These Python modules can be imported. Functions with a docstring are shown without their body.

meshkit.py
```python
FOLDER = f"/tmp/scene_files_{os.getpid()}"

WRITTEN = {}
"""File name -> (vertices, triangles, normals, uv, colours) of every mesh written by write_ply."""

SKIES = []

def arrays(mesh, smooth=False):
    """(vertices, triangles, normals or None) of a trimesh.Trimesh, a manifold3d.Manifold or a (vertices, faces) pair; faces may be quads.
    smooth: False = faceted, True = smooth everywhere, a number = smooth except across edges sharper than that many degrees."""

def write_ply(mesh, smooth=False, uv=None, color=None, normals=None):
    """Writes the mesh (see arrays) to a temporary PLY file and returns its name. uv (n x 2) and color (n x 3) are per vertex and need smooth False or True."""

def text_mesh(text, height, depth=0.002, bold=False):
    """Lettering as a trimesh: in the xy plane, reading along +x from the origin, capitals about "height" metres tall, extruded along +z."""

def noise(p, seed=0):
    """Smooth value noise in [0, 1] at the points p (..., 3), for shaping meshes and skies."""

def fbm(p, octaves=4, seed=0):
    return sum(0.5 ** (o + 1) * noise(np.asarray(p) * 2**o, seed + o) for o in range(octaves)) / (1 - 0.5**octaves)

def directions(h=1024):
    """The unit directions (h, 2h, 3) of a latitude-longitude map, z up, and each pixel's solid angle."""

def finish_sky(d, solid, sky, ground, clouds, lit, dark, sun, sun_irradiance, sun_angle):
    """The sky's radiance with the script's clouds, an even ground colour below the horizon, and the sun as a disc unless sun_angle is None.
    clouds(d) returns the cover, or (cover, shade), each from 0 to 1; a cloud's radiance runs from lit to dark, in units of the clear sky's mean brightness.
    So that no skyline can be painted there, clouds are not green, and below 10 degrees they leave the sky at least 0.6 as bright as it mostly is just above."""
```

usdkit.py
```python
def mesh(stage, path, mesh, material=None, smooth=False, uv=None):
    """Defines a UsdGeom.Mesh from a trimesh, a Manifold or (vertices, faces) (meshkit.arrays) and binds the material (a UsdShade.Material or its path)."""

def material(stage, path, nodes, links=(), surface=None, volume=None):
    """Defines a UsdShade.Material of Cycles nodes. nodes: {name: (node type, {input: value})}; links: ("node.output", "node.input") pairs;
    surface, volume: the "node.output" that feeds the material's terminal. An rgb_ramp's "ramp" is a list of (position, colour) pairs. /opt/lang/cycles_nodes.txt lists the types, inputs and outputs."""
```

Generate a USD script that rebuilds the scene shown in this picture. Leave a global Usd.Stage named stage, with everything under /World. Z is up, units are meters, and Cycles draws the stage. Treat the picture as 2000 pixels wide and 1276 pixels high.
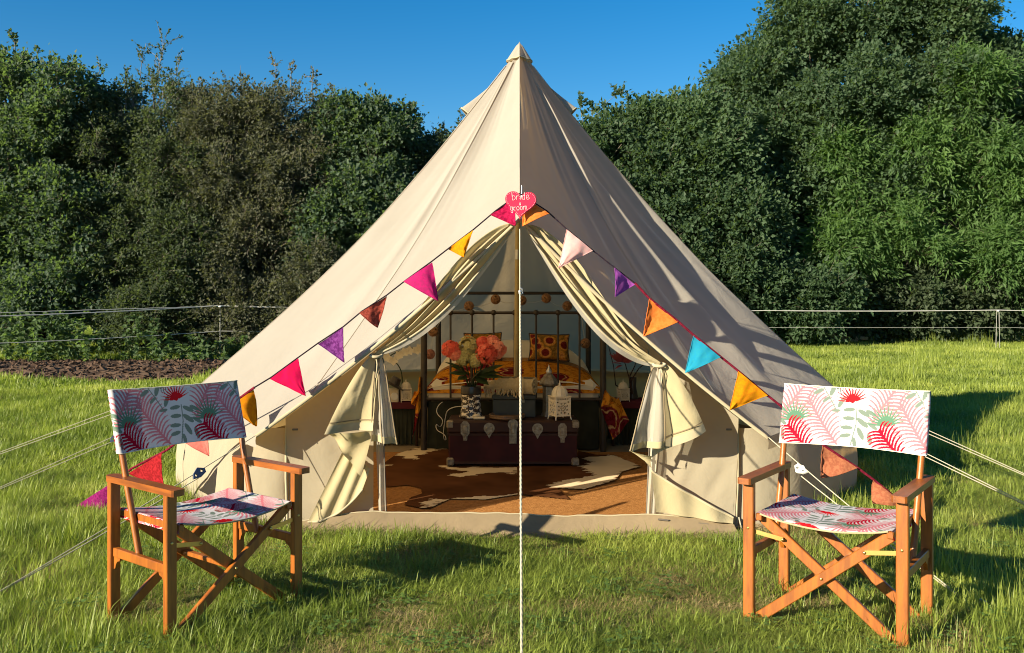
import math
import numpy as np, trimesh, usdkit, meshkit
import shapely
from shapely.geometry import Polygon, LineString, Point, box as sbox
from shapely import affinity
from shapely.ops import unary_union
from pxr import Usd, UsdGeom, UsdLux, UsdShade, Gf, Sdf, Vt

stage = Usd.Stage.CreateInMemory()
UsdGeom.SetStageUpAxis(stage, 'Z')
UsdGeom.SetStageMetersPerUnit(stage, 1.0)
UsdGeom.Xform.Define(stage, '/World')
UsdGeom.Scope.Define(stage, '/World/Looks')

# ------------------------------------------------------------ camera, sky, sun
F, CH, HOR = 1800.0, 1.37, 590.0          # focal length in photo pixels, eye height, horizon row
cam = UsdGeom.Camera.Define(stage, '/World/camera')
cam.CreateHorizontalApertureAttr(36.0)
cam.CreateVerticalApertureAttr(36.0 * 653 / 1024)
cam.CreateFocalLengthAttr(36.0 * F / 2000)
cam.CreateVerticalApertureOffsetAttr(-(638 - HOR) / 2000 * 36.0)
cam.AddTranslateOp().Set((0, 0, CH))
cam.AddRotateXYZOp().Set((90, 0, 0))
cam.CreateClippingRangeAttr((0.05, 5000.0))
cam.CreateExposureAttr(1.52)

SUN_AZ, SUN_EL = math.radians(38.3), math.radians(19.5)     # azimuth from -x towards -y (behind the camera)
SUN = np.array([-math.cos(SUN_AZ) * math.cos(SUN_EL), -math.sin(SUN_AZ) * math.cos(SUN_EL), math.sin(SUN_EL)])
sky_mat = usdkit.material(stage, '/World/Looks/sky_look', {
    'sky': ('sky_texture', {'sky_type': 'single_scattering', 'sun_disc': False, 'sun_elevation': SUN_EL,
                            'sun_rotation': math.atan2(SUN[0], SUN[1]), 'altitude': 100.0, 'air_density': 1.0,
                            'aerosol_density': 0.25, 'ozone_density': 3.0}),
    'hs': ('hsv', {'saturation': 1.42}),
    'bg': ('background_shader', {'strength': 0.053})}, [('sky.color', 'hs.color'), ('hs.color', 'bg.color')], surface='bg.background')
dome = UsdLux.DomeLight.Define(stage, '/World/sky')
UsdShade.MaterialBindingAPI.Apply(dome.GetPrim()).Bind(sky_mat)
sun = UsdLux.DistantLight.Define(stage, '/World/sun')
sun.CreateNormalizeAttr(True)
sun.CreateIntensityAttr(1.25)
sun.CreateAngleAttr(0.5)
sun.CreateColorAttr(Gf.Vec3f(1.0, 0.87, 0.64))
_d = -SUN
sun.AddRotateXYZOp().Set((math.degrees(math.acos(-_d[2])), 0, math.degrees(math.atan2(-_d[0], _d[1]))))

# ------------------------------------------------------------ helpers
def P(u, v, y):
    return np.array([(u - 1000) / F * y, y, CH - (v - HOR) / F * y])

def sstep(a, b, x):
    t = np.clip((np.asarray(x, float) - a) / (b - a), 0, 1)
    return t * t * (3 - 2 * t)

def gz(x, y):
    x, y = np.asarray(x, float), np.asarray(y, float)
    w = 1 - sstep(-2.5, 3.5, x)
    g = w * 0.25 * sstep(9, 20, y) + (1 - w) * 0.16 * sstep(14, 33, y)
    inside = np.clip(1 - (np.hypot(x / 2.4, (y - 7.9) / 2.6)) ** 4, 0, 1)
    g = g + inside * 0.05 * np.clip(y - 5.7, 0, 4.2)
    p = np.stack([x * 0.9, y * 0.9, np.zeros_like(x)], -1)
    n = (meshkit.fbm(p, 3, 7) - 0.5) * 0.05
    return g + n * (1 - np.clip(inside * 3, 0, 1)) * sstep(0, 1, np.abs(np.hypot(x, y - 7.6) - 2.6) / 0.8)

def zf(y):
    return 0.05 * np.clip(np.asarray(y, float) - 5.7, 0, 4.2) + 0.012

used = {}
def numbered(parent, name):
    k = (parent, name)
    n = used.get(k, 0)
    used[k] = n + 1
    return name if n == 0 else f'{name}_{n:03d}'

class Thing:
    def __init__(self, name, label=None, cat=None, loc=(0, 0, 0), rotz=0.0, group=None, kind=None):
        self.path = '/World/' + numbered('/World', name)
        self.loc = np.array(loc, float)
        x = UsdGeom.Xform.Define(stage, self.path)
        x.AddTranslateOp().Set(Gf.Vec3d(*map(float, loc)))
        if rotz:
            x.AddRotateZOp().Set(float(rotz))
        self.prim = x.GetPrim()
        tag(self.prim, label, cat, group, kind)

def tag(p, label=None, cat=None, group=None, kind=None):
    for k, v in (('label', label), ('category', cat), ('group', group), ('kind', kind)):
        if v:
            p.SetCustomDataByKey(k, v)

def merge(ms):
    vs, fs, n = [], [], 0
    for m in ms:
        v, f = (np.asarray(m.vertices), np.asarray(m.faces)) if hasattr(m, 'vertices') else m
        f = np.asarray(f)
        if f.shape[1] == 4:
            f = np.vstack([f[:, [0, 1, 2]], f[:, [0, 2, 3]]])
        vs.append(np.asarray(v, float)); fs.append(f + n); n += len(v)
    return np.vstack(vs), np.vstack(fs)

def part(parent, name, m, mat, smooth=30, world=True, col=None, label=None, kind=None):
    """One mesh under a Thing (or under a part's path, or /World if parent is None). World coordinates unless world=False."""
    if isinstance(m, list):
        m = merge(m)
    v, f = (np.asarray(m.vertices), np.asarray(m.faces)) if hasattr(m, 'vertices') else (np.asarray(m[0], float), np.asarray(m[1]))
    if len(np.unique(f)) < len(v):          # keep only the vertices in use
        keep, inv = np.unique(f, return_inverse=True)
        v, f = v[keep], inv.reshape(f.shape)
        if col is not None:
            col = np.asarray(col)[keep]
    root = parent.path if isinstance(parent, Thing) else (parent.path if isinstance(parent, Part) else '/World')
    loc = parent.loc if parent is not None else np.zeros(3)
    if world and parent is not None:
        v = v - loc
    path = root + '/' + numbered(root, name)
    if col is not None:
        smooth = True if smooth else False
    g = usdkit.mesh(stage, path, (v, f), '/World/Looks/' + mat, smooth=smooth)
    if col is not None:
        UsdGeom.PrimvarsAPI(g).CreatePrimvar('print', Sdf.ValueTypeNames.Color3fArray, 'vertex').Set(Vt.Vec3fArray.FromNumpy(np.asarray(col, np.float32)))
    g.CreateDoubleSidedAttr(True)
    tag(g.GetPrim(), label, None, None, kind)
    return Part(path, loc, g.GetPrim())

class Part:
    def __init__(self, path, loc, prim):
        self.path, self.loc, self.prim = path, loc, prim

def box(cx, cy, cz, sx, sy, sz, bev=0.0):
    if bev <= 0:
        m = trimesh.creation.box([sx, sy, sz])
    else:
        b = bev
        pts = []
        for x in (-1, 1):
            for y in (-1, 1):
                for z in (-1, 1):
                    X, Y, Z = x * sx / 2, y * sy / 2, z * sz / 2
                    pts += [(X - x * b, Y, Z - z * b * 0.99), (X, Y - y * b, Z - z * b * 0.99), (X - x * b, Y - y * b, Z)]
        m = trimesh.convex.convex_hull(np.array(pts))
    m.apply_translation([cx, cy, cz])
    return m

def bar(a, b, w, h, up=(0, 0, 1), bev=0.003):
    """Rectangular bar from a to b: w across (perpendicular to up), h along up."""
    a, b = np.asarray(a, float), np.asarray(b, float)
    d = b - a; L = np.linalg.norm(d); d /= L
    s = np.cross(d, up); s /= np.linalg.norm(s); u = np.cross(s, d)
    m = box(0, 0, 0, L, w, h, bev)
    T = np.eye(4); T[:3, 0], T[:3, 1], T[:3, 2], T[:3, 3] = d, s, u, (a + b) / 2
    m.apply_transform(T)
    return m

def tube(pts, r, n=6, caps=True):
    pts = np.asarray(pts, float)
    r = np.broadcast_to(np.asarray(r, float), (len(pts),))
    t = np.gradient(pts, axis=0); t /= np.maximum(np.linalg.norm(t, axis=1, keepdims=True), 1e-9)
    ref = np.array([0, 0, 1.0]) if abs(t[:, 2]).mean() < 0.8 else np.array([1.0, 0, 0])
    a = np.cross(t, ref); a /= np.maximum(np.linalg.norm(a, axis=1, keepdims=True), 1e-9)
    b = np.cross(t, a)
    th = np.arange(n) / n * 2 * np.pi
    v = pts[:, None] + r[:, None, None] * (np.cos(th)[None, :, None] * a[:, None] + np.sin(th)[None, :, None] * b[:, None])
    v = v.reshape(-1, 3)
    i = np.arange(len(pts) - 1)[:, None] * n; j = np.arange(n)[None]; k = (j + 1) % n
    f = np.stack([i + j, i + k, i + n + k, i + n + j], -1).reshape(-1, 4)
    f = np.vstack([f[:, [0, 1, 2]], f[:, [0, 2, 3]]])
    if caps:
        c0, c1 = len(v), len(v) + 1
        v = np.vstack([v, pts[:1], pts[-1:]])
        jj = np.arange(n); kk = (jj + 1) % n; o = (len(pts) - 1) * n
        f = np.vstack([f, np.stack([np.full(n, c0), kk, jj], 1), np.stack([np.full(n, c1), o + jj, o + kk], 1)])
    return v, f

def sag(a, b, drop, n=14):
    t = np.linspace(0, 1, n)[:, None]
    p = np.asarray(a) * (1 - t) + np.asarray(b) * t
    p[:, 2] -= drop * 4 * t[:, 0] * (1 - t[:, 0])
    return p

def grid(nu, nv, fn):
    """fn(U, V) -> (..., 3) on [0,1]^2; rows = V."""
    U, V = np.meshgrid(np.linspace(0, 1, nu), np.linspace(0, 1, nv))
    p = np.asarray(fn(U, V)).reshape(-1, 3)
    i = (np.arange(nv - 1)[:, None] * nu + np.arange(nu - 1)[None]).ravel()
    f = np.stack([i, i + 1, i + nu + 1, i + nu], 1)
    return p, np.vstack([f[:, [0, 1, 2]], f[:, [0, 2, 3]]])

def lathe(prof, n=24, c=(0, 0, 0), caps=True):
    prof = np.asarray(prof, float)
    th = np.arange(n) / n * 2 * np.pi
    v = np.stack([prof[:, :1] * np.cos(th), prof[:, :1] * np.sin(th), np.repeat(prof[:, 1:], n, 1)], -1).reshape(-1, 3) + np.asarray(c)
    i = np.arange(len(prof) - 1)[:, None] * n; j = np.arange(n)[None]; k = (j + 1) % n
    f = np.stack([i + j, i + k, i + n + k, i + n + j], -1).reshape(-1, 4)
    return v, np.vstack([f[:, [0, 1, 2]], f[:, [0, 2, 3]]])

def ball(c, r, sub=2):
    m = trimesh.creation.icosphere(sub, 1.0)
    return np.asarray(m.vertices) * np.asarray(r) + np.asarray(c), np.asarray(m.faces)

def extr(poly, d, origin, ex, ey, en):
    """Extrude a shapely polygon by d; placed with axes ex, ey and depth en."""
    out = []
    for g in getattr(poly, 'geoms', [poly]):
        if g.area <= 0:
            continue
        m = trimesh.creation.extrude_polygon(g, d, engine='earcut')
        T = np.eye(4); T[:3, 0], T[:3, 1], T[:3, 2], T[:3, 3] = ex, ey, en, origin
        m.apply_transform(T)
        out.append((np.asarray(m.vertices), np.asarray(m.faces)))
    return merge(out)

# ------------------------------------------------------------ materials
L = '/World/Looks/'
def mat(name, c1, c2=None, scale=6.0, rough=0.7, bump=0.0, bscale=80.0, metallic=0.0, stretch=(1, 1, 1), spec=0.5, sheen=0.0, lo=0.35, hi=0.65):
    c2 = c2 or tuple(x * 0.8 for x in c1)
    n = {'tc': ('texture_coordinate', {}), 'mp': ('mapping', {'scale': stretch}),
         'n': ('noise_texture', {'scale': scale, 'detail': 4.0, 'roughness': 0.6}),
         'r': ('rgb_ramp', {'ramp': [(lo, c2), (hi, c1)]}),
         'p': ('principled_bsdf', {'roughness': rough, 'metallic': metallic, 'specular_ior_level': spec})}
    l = [('tc.object', 'mp.vector'), ('mp.vector', 'n.vector'), ('n.fac', 'r.fac'), ('r.color', 'p.base_color')]
    if bump:
        n['b'] = ('noise_texture', {'scale': bscale, 'detail': 3.0})
        n['bp'] = ('bump', {'strength': 0.5, 'distance': bump})
        l += [('mp.vector', 'b.vector'), ('b.fac', 'bp.height'), ('bp.normal', 'p.normal')]
    return usdkit.material(stage, L + name, n, l, surface='p.BSDF')

def cloth(name, c1, c2=None, trans=0.3, tcol=None, scale=2.0, rough=0.9, weave=900.0, lo=0.3, hi=0.7, bump=0.0006, wrinkle=0.0):
    c2 = c2 or tuple(x * 0.88 for x in c1)
    n = {'tc': ('texture_coordinate', {}), 'n': ('noise_texture', {'scale': scale, 'detail': 5.0, 'roughness': 0.65}),
         'r': ('rgb_ramp', {'ramp': [(lo, c2), (hi, c1)]}),
         'w': ('noise_texture', {'scale': weave, 'detail': 1.0}),
         'bp': ('bump', {'strength': 0.35, 'distance': bump}),
         'd': ('diffuse_bsdf', {'roughness': 0.6}), 't': ('translucent_bsdf', {}),
         'tint': ('mix_color', {'blend_type': 'multiply', 'fac': 1.0, 'b': tcol or (1, 1, 1)}),
         'm': ('mix_closure', {'fac': trans})}
    l = [('tc.object', 'n.vector'), ('n.fac', 'r.fac'), ('r.color', 'd.color'), ('tc.object', 'w.vector'), ('w.fac', 'bp.height'),
         ('bp.normal', 'd.normal'), ('r.color', 'tint.a'), ('tint.result', 't.color'), ('d.BSDF', 'm.closure1'), ('t.BSDF', 'm.closure2')]
    if wrinkle:
        n['wr'] = ('noise_texture', {'scale': 5.0, 'detail': 4.0, 'roughness': 0.55, 'distortion': 0.4})
        n['bp2'] = ('bump', {'strength': 0.6, 'distance': wrinkle})
        l += [('tc.object', 'wr.vector'), ('wr.fac', 'bp2.height'), ('bp.normal', 'bp2.normal'), ('bp2.normal', 't.normal')]
        l = [x for x in l if x != ('bp.normal', 'd.normal')] + [('bp2.normal', 'd.normal')]
    return usdkit.material(stage, L + name, n, l, surface='m.closure')

def printed(name, trans=0.25, rough=0.85):
    """Cloth whose print is the mesh's 'print' primvar."""
    return usdkit.material(stage, L + name, {
        'a': ('attribute', {'attribute': 'print'}), 'tc': ('texture_coordinate', {}),
        'w': ('noise_texture', {'scale': 700.0, 'detail': 1.0}), 'bp': ('bump', {'strength': 0.3, 'distance': 0.0005}),
        'd': ('diffuse_bsdf', {}), 't': ('translucent_bsdf', {}), 'm': ('mix_closure', {'fac': trans})},
        [('a.color', 'd.color'), ('a.color', 't.color'), ('tc.object', 'w.vector'), ('w.fac', 'bp.height'), ('bp.normal', 'd.normal'),
         ('d.BSDF', 'm.closure1'), ('t.BSDF', 'm.closure2')], surface='m.closure')

def leafmat(name, c1, c2, tr=(0.1, 0.16, 0.02), rough=0.62, fac=0.3, nscale=0.5, spec=0.3):
    return usdkit.material(stage, L + name, {
        'g': ('geometry', {}), 'n': ('noise_texture', {'scale': nscale, 'detail': 3.0}),
        'a': ('math', {'math_type': 'multiply_add', 'value2': 0.45, 'value3': -0.22}),
        's': ('math', {'math_type': 'add'}),
        'r': ('rgb_ramp', {'ramp': [(0.25, c2), (0.75, c1)]}),
        'p': ('principled_bsdf', {'roughness': rough, 'specular_ior_level': spec}), 't': ('translucent_bsdf', {'color': tr}), 'm': ('mix_closure', {'fac': fac})},
        [('g.position', 'n.vector'), ('g.random_per_island', 'a.value1'), ('a.value', 's.value1'), ('n.fac', 's.value2'), ('s.value', 'r.fac'),
         ('r.color', 'p.base_color'), ('p.BSDF', 'm.closure1'), ('t.BSDF', 'm.closure2')], surface='m.closure')

cloth('canvas', (0.49, 0.46, 0.415), (0.45, 0.422, 0.376), trans=0.49, tcol=(1.0, 0.79, 0.48), scale=1.2, wrinkle=0.012)
cloth('wall_canvas', (0.50, 0.455, 0.35), (0.45, 0.405, 0.305), trans=0.44, tcol=(1.0, 0.70, 0.34), scale=1.5, wrinkle=0.02)
cloth('flap_canvas', (0.49, 0.43, 0.275), (0.45, 0.39, 0.24), trans=0.28, tcol=(1.0, 0.82, 0.45), scale=2.0, wrinkle=0.02)
cloth('hem_canvas', (0.46, 0.40, 0.275), trans=0.12, scale=3.0)
cloth('sill_vinyl', (0.24, 0.185, 0.115), (0.18, 0.14, 0.09), trans=0.03, scale=2.5, wrinkle=0.02)
cloth('rope_cotton', (0.40, 0.37, 0.29), trans=0.05, weave=300, bump=0.002)
usdkit.material(stage, L + 'net', {
    'd': ('diffuse_bsdf', {'color': (0.48, 0.45, 0.39)}), 't': ('translucent_bsdf', {'color': (0.45, 0.42, 0.34)}), 'm': ('mix_closure', {'fac': 0.35}),
    'c': ('transparent_bsdf', {}), 'o': ('mix_closure', {'fac': 0.68})},
    [('d.BSDF', 'm.closure1'), ('t.BSDF', 'm.closure2'), ('c.BSDF', 'o.closure1'), ('m.closure', 'o.closure2')], surface='o.closure')
mat('zip', (0.12, 0.10, 0.08), rough=0.6)
mat('oiled_wood', (0.29, 0.088, 0.007), (0.17, 0.048, 0.005), scale=5.0, rough=0.42, bump=0.0008, bscale=60, stretch=(8, 8, 1.0))
mat('arm_wood', (0.25, 0.07, 0.008), (0.14, 0.038, 0.006), scale=5.0, rough=0.38, bump=0.0008, bscale=60, stretch=(8, 1.0, 8))
mat('brass', (0.70, 0.50, 0.18), (0.55, 0.38, 0.12), rough=0.35, metallic=1.0)
mat('dark_iron', (0.035, 0.024, 0.017), (0.018, 0.013, 0.01), rough=0.5, scale=20)
mat('pole_metal', (0.40, 0.31, 0.13), (0.30, 0.23, 0.09), rough=0.4, scale=8)
mat('steel', (0.55, 0.55, 0.55), rough=0.4, metallic=0.8)
mat('tarnished_steel', (0.30, 0.27, 0.22), (0.16, 0.13, 0.10), rough=0.45, metallic=0.7, scale=40)
mat('white_plastic', (0.75, 0.75, 0.73), rough=0.4)
mat('navy_plastic', (0.05, 0.07, 0.13), rough=0.4)
printed('printed_canvas', 0.13)
printed('printed_hide', 0.0)

# ------------------------------------------------------------ ground
def ground_mesh():
    xs = np.concatenate([-np.geomspace(900, 16, 14), np.linspace(-15, 18, 150), np.geomspace(19, 900, 14)])
    ys = np.concatenate([-np.geomspace(900, 3, 12), np.linspace(-2, 36, 170), np.geomspace(38, 1500, 16)])
    X, Y = np.meshgrid(xs, ys)
    Z = gz(X, Y)
    v = np.stack([X, Y, Z], -1).reshape(-1, 3)
    nu, nv = len(xs), len(ys)
    i = (np.arange(nv - 1)[:, None] * nu + np.arange(nu - 1)[None]).ravel()
    f = np.stack([i, i + 1, i + nu + 1, i + nu], 1)
    return v, np.vstack([f[:, [0, 1, 2]], f[:, [0, 2, 3]]])
mat('turf_soil', (0.13, 0.15, 0.04), (0.09, 0.09, 0.03), scale=3.0, rough=0.95, bump=0.02, bscale=30, spec=0.1)
gp = part(None, 'ground', ground_mesh(), 'turf_soil', smooth=True)
tag(gp.prim, 'uneven grassy field under the tent and chairs', 'ground', kind='structure')
# ------------------------------------------------------------ bell tent
AP = np.array([0.062, 7.6, 3.46]); CEN = np.array([0.03, 7.6]); RING = 2.62
B_ = np.array([0.045, 5.40, 1.86])
CORN = {1: np.array([1.50, 5.41, 0.58]), -1: np.array([-1.50, 5.41, 0.59])}
PHI0 = math.atan2(1.47, 2.19)
NSEC = 4
tent = Thing('bell_tent', 'cream canvas bell tent with its door flaps tied open', 'tent', (0.03, 7.6, 0))

def ring_pt(s, phi, R=RING, z=0.62, sect=True):
    w = (math.pi - PHI0) / NSEC
    k = np.mod(phi - PHI0, w) - w / 2
    rr = R * (0.35 + 0.65 * math.cos(w / 2) / np.cos(k)) if sect else R + 0 * phi
    back = np.maximum(-np.cos(phi), 0) * rr
    return np.stack([CEN[0] + s * np.sin(phi) * rr, CEN[1] - np.cos(phi) * rr + back * 0.15, z + 0 * phi], -1)

LF, LR = 2.0, (math.pi - PHI0) * RING     # lengths of the front edge and of the eave ring
SPLIT = LF / (LF + LR)
def edge_pt(s, e):
    e = np.asarray(e, float)
    a = np.clip(e / SPLIT, 0, 1)[..., None]
    C = CORN[s]
    front = B_ * (1 - a) + C * a
    front[..., 2] -= 0.05 * 4 * a[..., 0] * (1 - a[..., 0])
    b = np.clip((e - SPLIT) / (1 - SPLIT), 0, 1)
    ring = ring_pt(s, PHI0 + b * (math.pi - PHI0))
    blend = sstep(0.0, 0.08, b)[..., None]
    ring = ring * blend + (ring + (C - ring_pt(s, np.array(PHI0)))) * (1 - blend)
    return np.where((e < SPLIT)[..., None], front, ring)

SEAMS = [0.0, SPLIT * 0.80, SPLIT] + [SPLIT + (1 - SPLIT) * k / NSEC for k in (1, 2, 3, 4)]
def scallop(e):
    e = np.asarray(e, float)
    d = np.zeros_like(e)
    for a, b in zip(SEAMS[:-1], SEAMS[1:]):
        m = (e >= a) & (e <= b)
        d = np.where(m, np.sin(np.pi * np.clip((e - a) / (b - a), 0, 1)) * (b - a) / 0.2, d)
    return d

def roof_pt(s, e, t, lift=0.0):
    e, t = np.broadcast_arrays(np.asarray(e, float), np.asarray(t, float))
    E = edge_pt(s, e)
    p = AP + (E - AP) * t[..., None]
    # outward direction: horizontal away from the pole, tilted up
    h = E - AP; h = h.copy(); h[..., 2] = 0
    h /= np.maximum(np.linalg.norm(h, axis=-1, keepdims=True), 1e-6)
    slope = np.array([0.62, 0.62, 0.78])
    n = h * 0.66 + np.array([0, 0, 0.75])
    front = np.clip(1 - e / SPLIT, 0, 1)
    sagd = 0.085 * 4 * t * (1 - t) * (1 - 0.75 * front) + 0.03 * np.sin(np.pi * t) ** 2
    sc = scallop(e) * 0.075 * np.sin(np.pi * np.clip(t, 0, 1) ** 0.85) ** 0.9
    q = np.stack([e * 46 + s * 9, t * 2.2 + e * 5, 0 * t + 3.1 * s], -1)
    wr = (meshkit.fbm(q, 3, 11) - 0.5) * 0.045 * np.sin(np.pi * np.clip(t, 0, 1)) * (0.4 + 0.6 * (s > 0))
    q2 = np.stack([e * 14 + s * 5, t * 3.0, 0 * t], -1)
    wr = wr + (meshkit.fbm(q2, 2, 5) - 0.5) * 0.05 * np.sin(np.pi * t)
    if s > 0:   # strained folds running down from the cap on the side away from the sun
        for (c, w0, amp, t0, t1, sl) in ((0.060, 0.013, 0.026, 0.10, 0.62, 0.03), (0.205, 0.010, 0.036, 0.06, 0.62, 0.0), (0.12, 0.012, 0.02, 0.1, 0.5, 0.02), (0.022, 0.006, 0.013, 0.2, 0.6, 0.01), (SEAMS[2] + 0.045, 0.015, 0.045, 0.3, 0.97, 0.04)):
            x = (e - c - sl * (t - 0.4)) / w0
            wr = wr + amp * np.exp(-x * x) * sstep(t0, t0 + 0.15, t) * (1 - sstep(t1 - 0.25, t1, t))
    return p + n * (wr + lift - sagd - sc)[..., None]

for s in (-1, 1):
    es = np.unique(np.concatenate([np.linspace(0, SPLIT, 46), np.linspace(SPLIT, 1, 110), np.array(SEAMS)]))
    ts = np.linspace(0.035, 1, 70)
    E_, T_ = np.meshgrid(es, ts)
    v = roof_pt(s, E_, T_).reshape(-1, 3)
    nu, nv = len(es), len(ts)
    i = (np.arange(nv - 1)[:, None] * nu + np.arange(nu - 1)[None]).ravel()
    f = np.vstack([np.stack([i, i + 1, i + nu + 1], 1), np.stack([i, i + nu + 1, i + nu], 1)])
    part(tent, 'roof_panel', (v, f), 'canvas', smooth=True, label=('sunlit' if s < 0 else 'shaded') + ' side of the canvas roof')
    for e0 in [SEAMS[1]] + SEAMS[3:]:
        tt = np.linspace(0.05, 0.995, 40)
        a, b = roof_pt(s, np.full(40, e0 - 0.0022), tt, 0.004), roof_pt(s, np.full(40, e0 + 0.0022), tt, 0.004)
        w = np.linalg.norm(a - b, axis=1, keepdims=True) + 1e-6
        mid = (a + b) / 2; dirn = (b - a) / w
        rows = np.stack([mid - dirn * 0.009, mid - dirn * 0.005 + [0, 0, 0.0015], mid + dirn * 0.005 + [0, 0, 0.0015], mid + dirn * 0.009], 1)
        k = np.arange(39)[:, None] * 4 + np.arange(3)[None]
        k = k.ravel()
        ff = np.vstack([np.stack([k, k + 1, k + 5], 1), np.stack([k, k + 5, k + 4], 1)])
        part(tent, 'roof_seam', (rows.reshape(-1, 3), ff), 'canvas', smooth=True)
# ridge seam
tt = np.linspace(0.05, 0.99, 40)
part(tent, 'ridge_seam', tube(roof_pt(1, np.zeros(40), tt, 0.001), 0.005, 5), 'canvas', smooth=True)
# rolled hem along the roof edge, and a short valance under the eaves
for s in (-1, 1):
    ee = np.linspace(0.0, SPLIT, 60)
    part(tent, 'door_edge_hem', tube(edge_pt(s, ee) + [0, -0.004, -0.006], 0.011, 6), 'hem_canvas', smooth=True)
    ee = np.linspace(SPLIT, 1, 120)
    ep = edge_pt(s, ee)
    out = ep - np.array([CEN[0], CEN[1], 0]); out[:, 2] = 0; out /= np.linalg.norm(out, axis=1, keepdims=True)
    rows = np.stack([ep, ep + out * 0.012 - [0, 0, 0.035], ep + out * 0.006 - [0, 0, 0.075]], 0)
    rows[1:] += (out * (meshkit.fbm(np.stack([ee * 60, ee * 0, ee * 0 + s], -1), 2) - 0.5)[:, None] * 0.03)
    nu = 120
    i = (np.arange(2)[:, None] * nu + np.arange(nu - 1)[None]).ravel()
    part(tent, 'valance', (rows.reshape(-1, 3), np.vstack([np.stack([i, i + 1, i + nu + 1], 1), np.stack([i, i + nu + 1, i + nu], 1)])), 'canvas', smooth=True)
# cap
def cap_pt(th, k):
    out = np.zeros(th.shape + (3,))
    for s in (-1, 1):
        ph = np.where(s > 0, th, 2 * np.pi - th)
        e = np.where(ph < PHI0, SPLIT * ph / PHI0, SPLIT + (1 - SPLIT) * (ph - PHI0) / (np.pi - PHI0))
        E = edge_pt(s, np.clip(e, 0, 1))
        t = (0.112 / (AP[2] - E[..., 2])) * k
        p = AP + (E - AP) * t[..., None]
        p[..., :2] += (E - AP)[..., :2] / np.linalg.norm((E - AP)[..., :2], axis=-1, keepdims=True) * 0.006
        m = (th <= np.pi) if s > 0 else (th > np.pi)
        out = np.where(m[..., None], p, out)
    out[..., 2] += 0.05 * (1 - k) + 0.006 + 0.003 * np.sin(th * 9) * k
    out[..., :2] = AP[:2] + (out[..., :2] - AP[:2]) * np.minimum(1, 4 * k + 0.1)[..., None]
    return out
capm = part(tent, 'cap', grid(49, 10, lambda U, V: cap_pt(U * 2 * np.pi, V)), 'canvas', smooth=True)
cr_ = cap_pt(np.linspace(0, 2 * np.pi, 49), np.ones(49))
part(capm, 'cap_hem', tube(cr_, 0.004, 6), 'hem_canvas', smooth=True)
# cowl vents
for ang, zt in ((-86, 0), (86, 0), (180, 0)):
    a = math.radians(ang)
    s = 1 if a > 0 else -1
    ph = abs(a)
    e0 = SPLIT + (1 - SPLIT) * (ph - PHI0) / (math.pi - PHI0)
    e0 = min(e0, 0.985)
    up, lo = roof_pt(s, np.array(e0), np.array(0.055)), roof_pt(s, np.array(e0), np.array(0.178))
    side = np.array([math.cos(a), math.sin(a), 0]); outw = np.array([math.sin(a), -math.cos(a), 0])
    def vent(U, V):
        w = (U - 0.5) * 2
        base = up * (1 - V[..., None]) + lo * V[..., None]
        width = 0.006 + 0.085 * V
        rise = (1 - w ** 2) * (0.006 + 0.115 * V ** 1.4)
        return base + side * (w * width)[..., None] + outw * (rise * 0.80)[..., None] + np.array([0, 0, 1.0]) * (rise * 0.75)[..., None]
    vm = part(tent, 'vent', grid(17, 12, vent), 'canvas', smooth=True)
    rim = vent(np.linspace(0, 1, 17), np.ones(17))
    part(vm, 'vent_rim', tube(rim, 0.006, 5), 'hem_canvas', smooth=True)
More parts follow.
